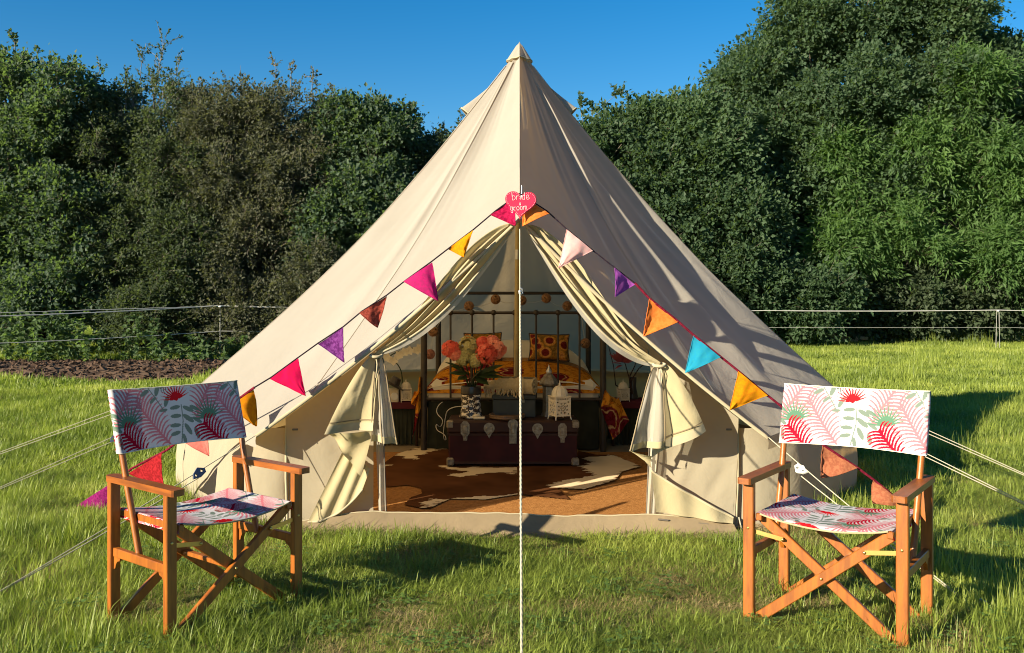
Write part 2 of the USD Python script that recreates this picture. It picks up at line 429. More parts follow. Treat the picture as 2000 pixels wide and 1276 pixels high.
FY_ = 5.60
# side and rear walls
for s in (-1, 1):
    def wall(U, V):
        phi = PHI0 + 0.02 + U * (math.pi - PHI0 - 0.02)
        top = ring_pt(s, phi, RING - 0.05, 0.60)
        C0 = np.array([s * 1.372, FY_ + 0.03]); 
        bot = ring_pt(s, phi, RING - 0.02, 0.0)
        g = gz(bot[..., 0], bot[..., 1])
        bot[..., 2] = g - 0.01
        p = top * (1 - V[..., None]) + bot * V[..., None]
        n = np.stack([s * np.sin(phi), -np.cos(phi), 0 * phi], -1)
        bulge = 0.05 * np.sin(np.pi * V) + 0.05 * (meshkit.fbm(np.stack([U * 26, V * 1.6, 0 * U + s], -1), 3, 3) - 0.5) * (0.3 + V) + 0.045 * V ** 3 * (meshkit.noise(np.stack([U * 40, 0 * U, 0 * U + s], -1), 9))
        p = p + n * bulge[..., None]
        b = (1 - sstep(0, 0.06, U))[..., None]
        corner = np.stack([C0[0] + 0 * U, C0[1] + 0 * U, p[..., 2]], -1)
        return p * (1 - b) + corner * b
    part(tent, 'wall', grid(130, 22, wall), 'wall_canvas', smooth=True, label=('sunlit' if s < 0 else 'shaded') + ' side wall of the tent')
    # mud flap on the grass
    def skirt(U, V):
        p = wall(U, np.ones_like(U))
        phi = PHI0 + 0.02 + U * (math.pi - PHI0 - 0.02)
        n = np.stack([s * np.sin(phi), -np.cos(phi), 0 * phi], -1)
        q = p + n * (V * (0.06 + 0.04 * meshkit.noise(np.stack([U * 30, 0 * U, 0 * U], -1), 4)))[..., None]
        q[..., 2] += 0.03 * (1 - V) - 0.0
        return q
    part(tent, 'mud_flap', grid(100, 4, skirt), 'sill_vinyl', smooth=True)

# front: door tie points and the opening line
TIE = {-1: np.array([-0.80, 5.47, 1.055]), 1: np.array([0.868, 5.47, 1.0])}
FY = 5.60
def bc(s, a):
    a = np.asarray(a, float)
    p = B_ * (1 - a[..., None]) + CORN[s] * a[..., None]
    p[..., 2] -= 0.05 * 4 * a * (1 - a)
    return p
def open_line(s, t):
    """From the door apex (0) down to the tie (1), draped."""
    t = np.asarray(t, float)
    a = B_ + [s * 0.03, 0.03, -0.05]
    p = a * (1 - t[..., None]) + TIE[s] * t[..., None]
    p[..., 2] -= 0.20 * np.sin(np.pi * t ** 1.15) * (0.55 if s < 0 else 0.8)
    return p
for s in (-1, 1):
    C = CORN[s]; xc = s * 1.372; tx = TIE[s][0]
    def front_wall(U, V):
        x = xc + (s * 0.10 - xc) * U
        a = (x - B_[0]) / (C[0] - B_[0])
        top = bc(s, a)[..., 2] - 0.012
        tt = np.clip((x - B_[0] - s * 0.03) / (tx - B_[0] - s * 0.03), 0, 1)
        ol = open_line(s, tt)[..., 2] + 0.015
        xe = s * 0.835
        inside = np.abs(x) < abs(xe)
        bot = np.where(inside, np.minimum(ol, top - 0.01), gz(x, 5.6 + 0 * x) - 0.0)
        # quick but smooth transition at the door edge
        z = top * (1 - V) + bot * V
        y = FY + 0.02 * np.cos(x * 2) - 0.0 * V + (meshkit.fbm(np.stack([x * 5 + V * 2.0 * s, V * 1.8, 0 * x + s], -1), 3, 21) - 0.5) * 0.06 * np.sin(np.pi * np.clip(V, 0, 1)) + 0.02 * np.sin(V * 3.1)
        y = np.where(V > 0.98, np.minimum(y, FY + 0.02), y)
        xx = x + (s * -0.02) * V * (U < 0.02)
        return np.stack([xx, y, z], -1)
    us = 90
    v, f = grid(us, 26, front_wall)
    # drop the slivers that would bridge the step at the door edge
    tri = v[f]; keep = (tri[..., 0].max(1) - tri[..., 0].min(1) < 0.05)
    zr = tri[..., 2].max(1) - tri[..., 2].min(1)
    f = f[keep & (zr < 0.16)]
    part(tent, 'front_wall', (v, f), 'wall_canvas', smooth=True)
    # corner seam of the wall
    part(tent, 'wall_corner_seam', tube([[xc, FY - 0.0, 0.62], [xc, FY - 0.005, 0.3], [xc - s * 0.01, FY, 0.0]], 0.008, 5), 'hem_canvas', smooth=True)
    # gathered curtain from the apex to the tie, in lengthwise pleats
    rng = np.random.default_rng(5 + s)
    def gathered(U, V):
        # U along (apex -> tie), V across (outer -> inner)
        low = open_line(s, U)
        wid = 0.012 + (0.155 if s < 0 else 0.175) * np.sin(np.pi * np.clip(U, 0, 1) ** 0.8) ** 0.8 * (1 - 0.55 * U)
        d = TIE[s] - B_; d /= np.linalg.norm(d)
        perp = np.array([-d[2], 0, d[0]]); perp = perp if perp[2] > 0 else -perp
        p = low + perp * (wid * (1 - V))[..., None]
        amp = 0.026 * np.sin(np.pi * np.clip(U * 0.94 + 0.05, 0, 1)) ** 0.6
        wav = np.sin(V * 2 * np.pi * (2.6 + 0.5 * U) + 1.0 + 2.0 * U * s + 2.2 * meshkit.noise(np.stack([U * 3, V * 0, V * 0 + s], -1), 2))
        p[..., 1] += -0.02 - amp * wav - 0.02 * meshkit.noise(np.stack([U * 9, V * 4, 0 * U + s], -1), 31)
        p[..., 2] += 0.006 * wav
        return p
    gm = part(tent, 'gathered_door_curtain', grid(70, 44, gathered), 'flap_canvas', smooth=True)
    lowl = gathered(np.linspace(0.02, 1, 50), np.ones(50))
    def netedge(U, V):
        p = gathered(U, np.ones_like(U)); p[..., 2] -= 0.045 * V * np.sin(np.pi * np.clip(U, 0, 1)) ** 0.5; p[..., 1] += 0.01 * V
        return p
    part(gm, 'net_edge', grid(50, 4, netedge), 'net', smooth=True)
    part(gm, 'curtain_hem', tube(lowl, 0.006, 5), 'hem_canvas', smooth=True)

    # hanging part of the flap below the tie
    def hang(x0, x1, z0, z1, y0, pleats, seed, depth=0.06, top_w=0.05, tx_off=0.0):
        def fn(U, V):
            top = TIE[s] + [tx_off, -0.01, 0.0]
            k = U - 0.5
            bx = x0 + (x1 - x0) * U; bz = z0 + (z1 - z0) * U
            g = V ** 0.75
            x = (top[0] + k * top_w) * (1 - g) + bx * g
            z = top[2] * (1 - V) + bz * V
            wv = np.sin(U * np.pi * 2 * pleats + seed + 0.8 * V)
            y = y0 + 0.02 * (1 - V) - depth * (0.25 + 0.75 * V) * wv * 0.5 - 0.05 * np.sin(np.pi * V) * (1 - np.abs(k)) + 0.02 * meshkit.noise(np.stack([U * 5, V * 5, 0 * U + seed], -1), 8)
            return np.stack([x, y, z], -1)
        return fn
    def strip_bottom(fn, n=40):
        return fn(np.linspace(0, 1, n), np.ones(n))
    if s < 0:
        canvas_fn = hang(-1.09, -0.815, 0.60, 0.615, 5.40, 0.8, 0.7, 0.10)
        net_fn = hang(-0.83, -0.675, 0.55, 0.53, 5.42, 1.6, 2.0, 0.05, 0.03, 0.015)
        # the turned-back lower corner of the flap
        def fold(U, V):
            a = np.stack([-1.09 + 0.27 * U, 5.43 - 0.05 * np.sin(U * 2.6), 0.595 + 0.02 * U], -1)
            b = np.stack([-1.03 + 0.13 * U, 5.49 + 0.0 * U, 0.50 - 0.17 * U], -1)
            m = a * (1 - V[..., None]) + b * V[..., None]
            m[..., 1] += 0.05 * np.sin(np.pi * V) + 0.015 * np.sin(U * 9 + V * 3)
            m[..., 0] -= 0.0
            return m
        edge2 = fold(np.linspace(0, 1, 30), np.full(30, 0.96))
        def lower(U, V):   # corner of the door panel swept back to the wall foot
            a = np.stack([-0.93 + 0.02 * U, 5.53 + 0 * U, 0.42 - 0.08 * U], -1)
            top = np.stack([-1.02 + 0.17 * U, 5.55 - 0.02 * U, 0.47 - 0.10 * U], -1)
            bot = np.stack([-1.22 + 0.33 * U, 5.50 + 0.02 * np.sin(U * 3), 0.055 + 0.20 * U ** 2.2], -1)
            p = top * (1 - V[..., None]) + bot * V[..., None]
            p[..., 1] += 0.012 * np.sin(U * 17 + V)
            return p
    else:
        canvas_fn = hang(0.82, 1.135, 0.455, 0.615, 5.40, 0.9, 2.6, 0.09, 0.05, 0.02)
        net_fn = hang(0.685, 0.90, 0.50, 0.52, 5.40, 1.3, 0.4, 0.07, 0.04, -0.01)
        def fold(U, V):
            a = np.stack([0.69 + 0.13 * U, 5.42 - 0.03 * np.sin(U * 2.6), 0.495 - 0.03 * U], -1)
            b = np.stack([0.78 + 0.05 * U, 5.48 + 0.0 * U, 0.43 - 0.05 * U], -1)
            m = a * (1 - V[..., None]) + b * V[..., None]
            m[..., 1] += 0.04 * np.sin(np.pi * V)
            return m
        def lower(U, V):
            top = np.stack([0.835 + 0.50 * U, 5.53 + 0.02 * U, 0.36 - 0.29 * U ** 0.9], -1)
            bot = np.stack([0.86 + 0.46 * U, 5.50 + 0.01 * np.sin(U * 6), 0.115 - 0.07 * U], -1)
            p = top * (1 - V[..., None]) + bot * V[..., None]
            p[..., 1] += 0.012 * np.sin(U * 15)
            return p
    cm = part(tent, 'door_flap', grid(46, 40, canvas_fn), 'flap_canvas', smooth=True)
    bt = strip_bottom(canvas_fn)
    def hemband(U, V):
        p = canvas_fn(U, 1 - 0.11 * V); p[..., 1] -= 0.005
        return p
    part(cm, 'flap_hem', grid(46, 4, hemband), 'hem_canvas', smooth=True)
    def zipband(U, V):
        p = canvas_fn(U, 0.86 - 0.015 * V); p[..., 1] -= 0.006
        return p
    part(cm, 'flap_piping', grid(46, 3, zipband), 'sill_vinyl', smooth=True)
    part(cm, 'turned_corner', grid(26, 14, fold), 'flap_canvas', smooth=True)
    nm = part(tent, 'net_curtain', grid(40, 30, net_fn), 'net', smooth=True)
    for uu in ((0.02, 0.45, 0.98) if s < 0 else (0.02, 0.98)):
        part(nm, 'zip_tape', tube(net_fn(np.full(24, uu), np.linspace(0.03, 1, 24)) + [0, -0.006, 0], 0.004, 4), 'sill_vinyl', smooth=True)
    def nethem(U, V):
        p = net_fn(U, 1 - 0.08 * V); p[..., 1] -= 0.004
        return p
    part(nm, 'net_hem', grid(40, 3, nethem), 'flap_canvas', smooth=True)
    part(tent, 'lower_door_panel', grid(30, 14, lower), 'flap_canvas', smooth=True)
    lt = lower(np.linspace(0, 1, 30), np.zeros(30)) if s > 0 else lower(np.linspace(0, 1, 30), np.ones(30))
    part(tent, 'lower_panel_hem', tube(lt + [0, -0.004, 0], 0.007, 5), 'hem_canvas', smooth=True)
    # net strip standing at the door edge
    ex0, ex1 = (-0.815, -0.765) if s < 0 else (0.818, 0.865)
    def stripf(U, V):
        x = ex0 + (ex1 - ex0) * U + 0.02 * (V - 0.5) * -s
        return np.stack([x, 5.56 + 0.012 * np.sin(U * 9 + V * 2), 0.60 - 0.49 * V - 0.05 * (s > 0)], -1)
    ns = part(tent, 'door_net_strip', grid(9, 14, stripf), 'net', smooth=True)
    part(ns, 'zip_tape', tube(stripf(np.full(14, 0.95 if s < 0 else 0.05), np.linspace(0, 1, 14)) + [0, -0.004, 0], 0.004, 4), 'zip', smooth=True)
    # tie tape with bow
    tie = TIE[s] + [0, -0.03, 0]
    th = np.linspace(0, 2 * np.pi, 20)
    part(tent, 'tie_tape', [tube(np.stack([tie[0] + 0.034 * np.cos(th), tie[1] - 0.012 + 0.04 * np.sin(th), tie[2] + 0.006 * np.sin(th)], -1), 0.009, 6),
                            tube(tie + np.array([[0, -0.03, 0], [0.012, -0.05, -0.05], [0.004, -0.045, -0.13]]), 0.004, 4)], 'hem_canvas', smooth=True)
    # toggles along the wall foot
    for q in ((-1.02, 0.055), ) if s < 0 else ((0.90, 0.075), (1.14, 0.05)):
        part(tent, 'wall_toggle', [tube(np.array([[q[0] - 0.03, 5.49, q[1]], [q[0] + 0.03, 5.49, q[1] - 0.006]]), 0.006, 6)], 'zip')
    # small elastic and loop at the wall corner
    part(tent, 'peg_loop', [tube(np.array([[xc, FY - 0.03, 0.07], [xc + s * 0.012, FY - 0.05, 0.0]]), 0.005, 4), tube(np.array([[xc + s * 0.03, FY - 0.02, 0.06], [xc + s * 0.045, FY - 0.04, -0.01]]), 0.005, 4)], 'rope_cotton')
    part(tent, 'toggle_tab', box(s * 1.31, FY - 0.035, 0.60, 0.035, 0.008, 0.012, 0.002), 'zip')

# groundsheet: raised sill at the door and floor
def sill(U, V):
    x = -1.27 + 2.60 * U
    n = meshkit.fbm(np.stack([x * 3, 0 * x, 0 * x], -1), 3, 17) - 0.5
    top = 0.100 + 0.045 * n - 0.055 * np.exp(-((np.abs(x - 0.03) - 1.28) / 0.16) ** 2)
    py = np.interp(V, [0, 0.1, 0.16, 0.22, 0.5, 0.8, 1.0], [5.62, 5.57, 5.545, 5.535, 5.48, 5.42, 5.33])
    pz = np.interp(V, [0, 0.1, 0.16, 0.22, 0.5, 0.8, 1.0], [-0.3, -0.06, 0.0, -0.06, -0.46, -0.86, -1.0])
    fold = 0.03 * (meshkit.fbm(np.stack([x * 7 + V * 1.5, V * 2.5, 0 * x], -1), 3, 3) - 0.5) * np.sin(np.pi * np.clip(V, 0, 1))
    return np.stack([x, py + 0.05 * n * V + fold, np.maximum(top * (1 + pz), 0.004) + fold * 0.5 + 0.004], -1)
sp_ = part(tent, 'door_sill', grid(160, 30, sill), 'sill_vinyl', smooth=True)
part(sp_, 'sill_seam', tube(sill(np.linspace(0, 1, 90), np.full(90, 0.2)) + [0, -0.002, 0.001], 0.0035, 5), 'hem_canvas', smooth=True)
def floorf(U, V):
    th = U * 2 * np.pi
    r = 2.53 * V
    x = CEN[0] + np.sin(th) * r; y = CEN[1] - np.cos(th) * r
    y = np.where(y > CEN[1], CEN[1] + (y - CEN[1]) * 1.15, y)
    y = np.maximum(y, 5.56)
    return np.stack([x, y, zf(y) - 0.004], -1)
part(tent, 'groundsheet', grid(64, 16, floorf), 'sill_vinyl', smooth=True)
# poles
pl = part(tent, 'centre_pole', tube([[0.03, 7.6, float(zf(7.6))], [0.062, 7.6, 3.44]], 0.021, 16), 'pole_metal', smooth=True)
part(pl, 'pole_joint', tube([[0.0455, 7.6, 1.72], [0.0465, 7.6, 1.80]], 0.024, 16), 'steel')
ap_ = part(tent, 'door_pole', tube([[0.052, 5.52, 0.1], [0.048, 5.45, 1.80]], 0.0001, 4), 'pole_metal') if False else None
part(tent, 'door_spike', tube([B_ + [0.01, -0.005, -0.02], B_ + [0.012, -0.008, 0.19]], 0.004, 6), 'steel')

# ------------------------------------------------------------ guy ropes
def rope(name, label, pts_list, r, slider=None, smat='white_plastic', group=None, peg=None):
    base = np.array(pts_list[0][-1])
    t = Thing(name, label, 'rope', base, group=group)
    for p in pts_list:
        part(t, 'cord', tube(p, r, 6), 'rope_cotton', smooth=True)
    if slider is not None:
        c, d = np.asarray(slider[0], float), np.asarray(slider[1], float)
        d = d / np.linalg.norm(d)
        side = np.cross(d, [0, 1, 0]); side /= np.linalg.norm(side)
        tri = Polygon([(-0.045, -0.008), (-0.01, -0.032), (0.03, -0.012), (0.045, 0.012), (0.0, 0.024), (-0.04, 0.014)])
        tri = tri.difference(Point(-0.022, -0.006).buffer(0.009)).difference(Point(0.02, 0.002).buffer(0.007))
        part(t, 'slider', extr(tri, 0.012, c + [0, -0.006, 0], d, side, np.cross(d, side)), smat)
    if peg is not None:
        p = np.asarray(peg, float)
        part(t, 'peg', [tube([p + [0, 0.0, 0.06], p + [0.0, 0.02, -0.12]], 0.005, 6), tube([p + [0, 0, 0.06], p + [0.02, -0.01, 0.05], p + [0.02, 0, 0.03]], 0.005, 5)], 'steel')
    return t
ends = []
pegc = np.array([0.035, 3.3, 0.02])
top = B_ + [0.0, -0.03, -0.06]
hook = top + (pegc - top) * 0.21
tw = []
for k in range(2):
    tt = np.linspace(0, 1, 260)
    p = hook + (pegc - hook) * tt[:, None]
    ph = tt * 2 * np.pi * 42 + k * np.pi
    p[:, 0] += 0.0013 * np.cos(ph); p[:, 1] += 0.0013 * np.sin(ph)
    tw.append(p)
gt = rope('guy_rope', 'long white door guy rope coming straight forward from below the heart sign', [np.array([top, hook])] + tw, 0.0042, peg=pegc)
part(gt, 'hook', [tube(hook + np.array([[0, 0, 0.02], [0.012, 0, 0.012], [0.014, 0, -0.008], [0, -0.004, -0.02], [-0.006, 0, -0.006]]), 0.004, 6), ball(hook, 0.010, 1)], 'steel')
def side_guy(a, b, label, drop=0.02, gap=0.014, slide=None, smat='white_plastic', group=None):
    a, b = np.asarray(a), np.asarray(b)
    c = a + (b - a) * (slide or 0.25)
    one = sag(a, b, drop)
    two = sag(c + [0, 0, -gap * 2.2], b + [0, 0, 0.0], drop * 0.6)
    return rope('guy_rope', label, [one, two], 0.0028, (c + [0, 0, -gap], b - a), smat, group=group, peg=b)
GL = 'guy ropes on the sunny side'
side_guy(P(350, 752, 6.9), P(-190, 955, 6.75), 'upper side guy rope behind the printed chair in front of the mulch bed', 0.0, slide=0.22)
side_guy(P(352, 795, 6.4), P(-130, 1010, 5.75), 'lower side guy rope ending left of the printed chair', 0.0, slide=0.28, smat='navy_plastic')
side_guy(CORN[-1], P(-60, 1190, 4.1), 'corner guy rope with dark slider passing behind the shaded chair', 0.01, 0.02, slide=0.25, smat='navy_plastic')
side_guy(CORN[1], P(1915, 1197, 4.06), 'corner guy rope with white slider passing behind the sunlit chair', 0.01, 0.03, slide=0.2)
side_guy(P(1652, 768, 6.9), P(2170, 1002, 5.98), 'upper side guy rope over the shaded grass', 0.0, slide=0.18)
side_guy(P(1662, 812, 6.4), P(2140, 1052, 5.33), 'lower side guy rope over the shaded grass', 0.0, slide=0.18)

# ------------------------------------------------------------ bunting and heart sign
bunt = Thing('bunting', 'colourful cloth bunting strung over the tent door', 'bunting', (B_[0], 5.3, 1.9))
def bpt(u, v):
    if u < 1015:
        y = np.interp(u, [150, 400, 520, 1015], [6.15, 5.5, 5.33, 5.31])
    else:
        y = np.interp(u, [1015, 1520, 1835], [5.31, 5.33, 5.42])
    return P(u, v, float(y))
strl = [(118, 1012), (150, 990), (205, 957), (258, 915), (325, 880), (362, 852), (415, 815), (457, 786), (497, 757), (530, 737), (583, 698), (622, 670), (671, 638), (707, 608), (755, 577), (792, 548), (843, 511), (878, 484), (923, 450), (968, 412), (1015, 378)]
strr = [(1015, 378), (1068, 412), (1108, 449), (1156, 488), (1200, 523), (1240, 553), (1268, 583), (1322, 626), (1355, 655), (1405, 695), (1441, 724), (1497, 771), (1530, 797), (1570, 832), (1606, 868), (1672, 912), (1706, 937), (1766, 985), (1808, 1020), (1838, 1046)]
def col(name, c, c2=None, sc=60):
    cloth(name, c, c2 or tuple(x * 0.6 for x in c), trans=0.3, scale=sc, lo=0.45, hi=0.55)
for n_, c_, c2_ in (('raspberry_cloth', (0.508, 0.016, 0.090), None), ('amber_cloth', (0.640, 0.271, 0.008), (0.62, 0.22, 0.01)), ('magenta_cloth', (0.40, 0.025, 0.14), (0.5, 0.02, 0.16)),
                    ('brick_cloth', (0.344, 0.070, 0.049), None), ('violet_cloth', (0.107, 0.021, 0.131), (0.2, 0.05, 0.24)), ('crimson_cloth', (0.541, 0.008, 0.082), (0.5, 0.01, 0.07)),
                    ('ochre_cloth', (0.541, 0.213, 0.008), (0.5, 0.17, 0.01)), ('dusty_pink_cloth', (0.508, 0.164, 0.139), (0.5, 0.14, 0.12)), ('scarlet_cloth', (0.410, 0.025, 0.033), None),
                    ('purple_cloth', (0.295, 0.025, 0.164), None), ('orange_cloth', (0.697, 0.221, 0.049), (0.7, 0.18, 0.035)), ('pale_pink_cloth', (0.672, 0.451, 0.435), (0.75, 0.42, 0.42)),
                    ('lilac_cloth', (0.328, 0.090, 0.394), (0.3, 0.07, 0.36)), ('turquoise_cloth', (0.025, 0.295, 0.426), (0.02, 0.28, 0.45)), ('copper_cloth', (0.410, 0.156, 0.082), (0.33, 0.11, 0.06)),
                    ('string_tape', (0.22, 0.02, 0.045), None), ('dark_string', (0.05, 0.035, 0.05), None)):
    col(n_, c_, c2_)
rng = np.random.default_rng(3)
def smooth_path(pix):
    p = np.array([bpt(*q) for q in pix])
    return p
part(bunt, 'string', tube(smooth_path(strl[8:]), 0.0045, 6), 'dark_string', smooth=True)
part(bunt, 'string', tube(smooth_path(strl[:9]), 0.0075, 6), 'string_tape', smooth=True)
part(bunt, 'string', tube(smooth_path(strr[:6]), 0.0045, 6), 'dark_string', smooth=True)
part(bunt, 'string', tube(smooth_path(strr[5:]), 0.0075, 6), 'string_tape', smooth=True)
flags = [((216, 945), (150, 988), (214, 1012), 'purple_cloth', 'purple', 0.5), ((318, 884), (250, 925), (322, 956), 'scarlet_cloth', 'red', 0.2),
         ((404, 838), (360, 862), (410, 890), 'dusty_pink_cloth', 'dusty pink', 0.15), ((494, 762), (458, 789), (502, 832), 'ochre_cloth', 'ochre', 0.9),
         ((584, 700), (528, 740), (598, 773), 'crimson_cloth', 'crimson', 0.3), ((671, 640), (622, 672), (673, 708), 'violet_cloth', 'dark violet', 0.3),
         ((755, 579), (704, 611), (738, 640), 'brick_cloth', 'brick red', 0.7), ((844, 513), (789, 550), (856, 588), 'magenta_cloth', 'magenta', 0.4),
         ((924, 451), (875, 486), (906, 503), 'amber_cloth', 'amber', 0.7), ((1004, 388), (958, 420), (1007, 442), 'raspberry_cloth', 'raspberry', 0.2),
         ((1022, 384), (1072, 418), (1021, 442), 'orange_cloth', 'orange', 0.7), ((1107, 449), (1157, 490), (1091, 524), 'pale_pink_cloth', 'pale pink', 0.4),
         ((1200, 524), (1240, 556), (1201, 580), 'lilac_cloth', 'lilac', 0.6), ((1268, 584), (1323, 629), (1256, 657), 'orange_cloth', 'bright orange', 0.2),
         ((1355, 656), (1405, 697), (1338, 728), 'turquoise_cloth', 'turquoise', 0.2), ((1441, 725), (1498, 772), (1424, 801), 'amber_cloth', 'amber', 0.15),
         ((1530, 798), (1560, 828), (1524, 866), 'dusty_pink_cloth', 'dusty pink', 0.3), ((1607, 869), (1672, 913), (1603, 933), 'copper_cloth', 'crinkled copper', 0.6),
         ((1706, 938), (1766, 985), (1703, 982), 'copper_cloth', 'crinkled copper', 0.6), ((1806, 1018), (1840, 1048), (1808, 1060), 'turquoise_cloth', 'turquoise', 0.2)]
for i, (a, b, c, m, nm_, curl) in enumerate(flags):
    A, Bq, Cq = bpt(*a), bpt(*b), bpt(*a)
    y = (A[1] + Bq[1]) / 2 - 0.02 - 0.01 * (i % 3)
    Cq = P(c[0], c[1], y)
    def flag(U, V):
        q = A * (1 - U[..., None]) + Bq * U[..., None]
        # rows shrink to the tip
        mid = Cq
        p = q * (1 - V[..., None]) + mid * V[..., None]
        k = np.sin(U * 3.2 + i * 1.7) * np.sin(np.pi * (0.15 + 0.85 * V)) 
        p[..., 1] -= 0.012 + 0.032 * k * (0.5 + curl) + 0.03 * curl * np.sin(V * 2.6) * (U - 0.3) + 0.012 * (meshkit.noise(np.stack([U * 6, V * 6, 0 * U + i], -1), 5) - 0.5)
        edge = np.sin(np.pi * V) * 0.018 * curl
        p[..., 2] += edge * np.sin(U * np.pi)
        return p
    v, f = grid(15, 15, flag)
    fl = part(bunt, 'flag', (v, f), m, smooth=True, label=f'{nm_} triangular flag')
    e1 = flag(np.zeros(14), np.linspace(0, 1, 14)); e2 = flag(np.ones(14), np.linspace(1, 0, 14))
    part(fl, 'hem', tube(np.vstack([e1, e2[1:]]) + [0, -0.001, 0], 0.0022, 4), m, smooth=True)
mat('sign_pink', (0.60, 0.008, 0.055), (0.50, 0.006, 0.045), scale=30, rough=0.5)
mat('sign_white', (0.62, 0.55, 0.56), rough=0.6)
heart = Thing('heart_sign', 'small pink heart sign lettered in white above the tent door', 'sign', (0.053, 5.235, 1.93))
t_ = np.linspace(0, 2 * np.pi, 80)[:-1]
hx = 16 * np.sin(t_) ** 3; hy = 13 * np.cos(t_) - 5 * np.cos(2 * t_) - 2 * np.cos(3 * t_) - np.cos(4 * t_)
hp = Polygon(np.stack([hx, hy], -1)).buffer(0.01)
HS = 0.0056
hcen = P(1017, 397, 5.235)
ca, sa = math.cos(-0.05), math.sin(-0.05)
ex_, ez_ = np.array([ca, 0, sa]), np.array([-sa, 0, ca])
hp2 = affinity.scale(hp, HS, HS * 0.98, origin=(0, 0))
part(heart, 'board', [extr(hp2, 0.010, hcen + [0, 0.0, 0], ex_, ez_, np.array([0, 1.0, 0])), extr(hp2.buffer(-0.003), 0.003, hcen + [0, -0.003, 0], ex_, ez_, np.array([0, 1.0, 0]))], 'sign_pink')
ring = hp2.buffer(-0.0065).exterior
st = []
for k in np.linspace(0, ring.length, 46)[:-1]:
    a, b = ring.interpolate(k), ring.interpolate(k + 0.004)
    pa = hcen + ex_ * a.x + ez_ * a.y + [0, -0.0045, 0]; pb = hcen + ex_ * b.x + ez_ * b.y + [0, -0.0045, 0]
    st.append(tube([pa, pb], 0.0013, 4))
part(heart, 'stitching', st, 'sign_white')
GL_ = {'b': [[(0, 1.6), (0, 0)], [(0, 0.7), (0.35, 0.95), (0.65, 0.6), (0.5, 0.1), (0.1, 0.0), (0, 0.2)]],
       'r': [[(0, 0.95), (0.05, 0)], [(0.03, 0.55), (0.25, 0.9), (0.5, 0.85)]],
       'i': [[(0.1, 0.9), (0.12, 0)], [(0.1, 1.25), (0.12, 1.3)]],
       'd': [[(0.6, 1.6), (0.6, 0)], [(0.6, 0.75), (0.3, 0.95), (0.02, 0.6), (0.1, 0.1), (0.4, 0.0), (0.6, 0.25)]],
       'e': [[(0.05, 0.5), (0.55, 0.55), (0.5, 0.9), (0.2, 0.9), (0.02, 0.5), (0.15, 0.08), (0.5, 0.05), (0.75, 0.35)]],
       'g': [[(0.6, 0.85), (0.3, 0.95), (0.02, 0.6), (0.15, 0.15), (0.45, 0.12), (0.6, 0.4), (0.6, 0.95), (0.58, -0.3), (0.3, -0.5), (0.05, -0.3)]],
       'o': [[(0.3, 0.95), (0.05, 0.7), (0.05, 0.25), (0.3, 0.0), (0.6, 0.25), (0.6, 0.7), (0.3, 0.95)]],
       'm': [[(0, 0.95), (0.02, 0)], [(0.02, 0.6), (0.25, 0.95), (0.4, 0.7), (0.4, 0)], [(0.4, 0.6), (0.65, 0.95), (0.8, 0.7), (0.85, 0)]],
       '&': [[(0.6, 0.0), (0.1, 0.75), (0.25, 1.05), (0.4, 0.8), (0.05, 0.3), (0.2, 0.0), (0.6, 0.45)]]}
def write(text, x, y, h, ang, gap=0.28, wx=1.0):
    ms = []
    c, s_ = math.cos(ang), math.sin(ang)
    cx = 0.0
    for ch in text:
        if ch == ' ':
            cx += 0.5; continue
        for strk in GL_[ch]:
            q = np.array(strk, float)
            if len(q) > 3:
                tt = np.linspace(0, len(q) - 1, len(q) * 4)
                from scipy.interpolate import CubicSpline
                q = CubicSpline(np.arange(len(q)), q)(tt)
            X = (q[:, 0] * wx + cx) * h; Y = q[:, 1] * h
            px, py = x + X * c - Y * s_, y + X * s_ + Y * c
            ms.append(tube(hcen + px[:, None] * ex_ + py[:, None] * ez_ + [0, -0.0045, 0], 0.0013, 4))
        cx += {'i': 0.2, 'm': 0.85, 'r': 0.5}.get(ch, 0.62) * wx + gap
    return ms
part(heart, 'lettering', write('bride', -0.048, 0.014, 0.026, 0.10) + write('groom', -0.055, -0.047, 0.022, 0.13, 0.26) + write('&', -0.006, -0.012, 0.013, 0.0), 'sign_white', label='hand-lettered words bride & groom')
# ------------------------------------------------------------ inside the tent
def C1(x, y):          # detail coordinates -> photo pixels
    return 700 + x * 0.41527, 520 + y * 0.41527
def FL(u, v):          # photo pixel on the sloping tent floor
    y = 6.0
    for _ in range(60):
        y = F * (CH - float(zf(y)) - 0.012) / (v - HOR)
    return np.array([(u - 1000) / F * y, y])
mat('coir', (0.36, 0.17, 0.055), (0.24, 0.105, 0.03), scale=40, rough=0.95, bump=0.012, bscale=220, spec=0.1)
def matf(U, V):
    x = -1.15 + 2.3 * U; y = 5.60 + 2.1 * V
    return np.stack([x, y, zf(y) + 0.006 + 0.002 * np.sin(V * 400)], -1)
coir = Thing('coir_mat', 'brown coir matting covering the tent floor', 'mat', (0, 6.5, float(zf(6.5))))
cm_ = box(0, 0, 0, 1, 1, 1)
part(coir, 'weave', grid(40, 120, matf), 'coir', smooth=True)
part(coir, 'border', [tube([[-1.15, 5.60, float(zf(5.60)) + .006], [1.15, 5.60, float(zf(5.60)) + .006]], 0.008, 6)], 'coir')
def crumple(poly, seed, amp):
    return poly
hideA = [(95, 945), (180, 885), (262, 858), (418, 832), (430, 935), (560, 945), (745, 940), (750, 1075), (600, 1098), (430, 1095), (340, 1138), (300, 1140), (215, 1122), (250, 1085), (300, 1070), (295, 1045), (230, 1030), (150, 1038), (98, 1040)]
hideB = [(745, 930), (900, 930), (1000, 930), (1035, 870), (1120, 890), (1200, 890), (1330, 945), (1240, 968), (1205, 1012), (1060, 1052), (935, 1045), (990, 1098), (900, 1090), (760, 1075)]
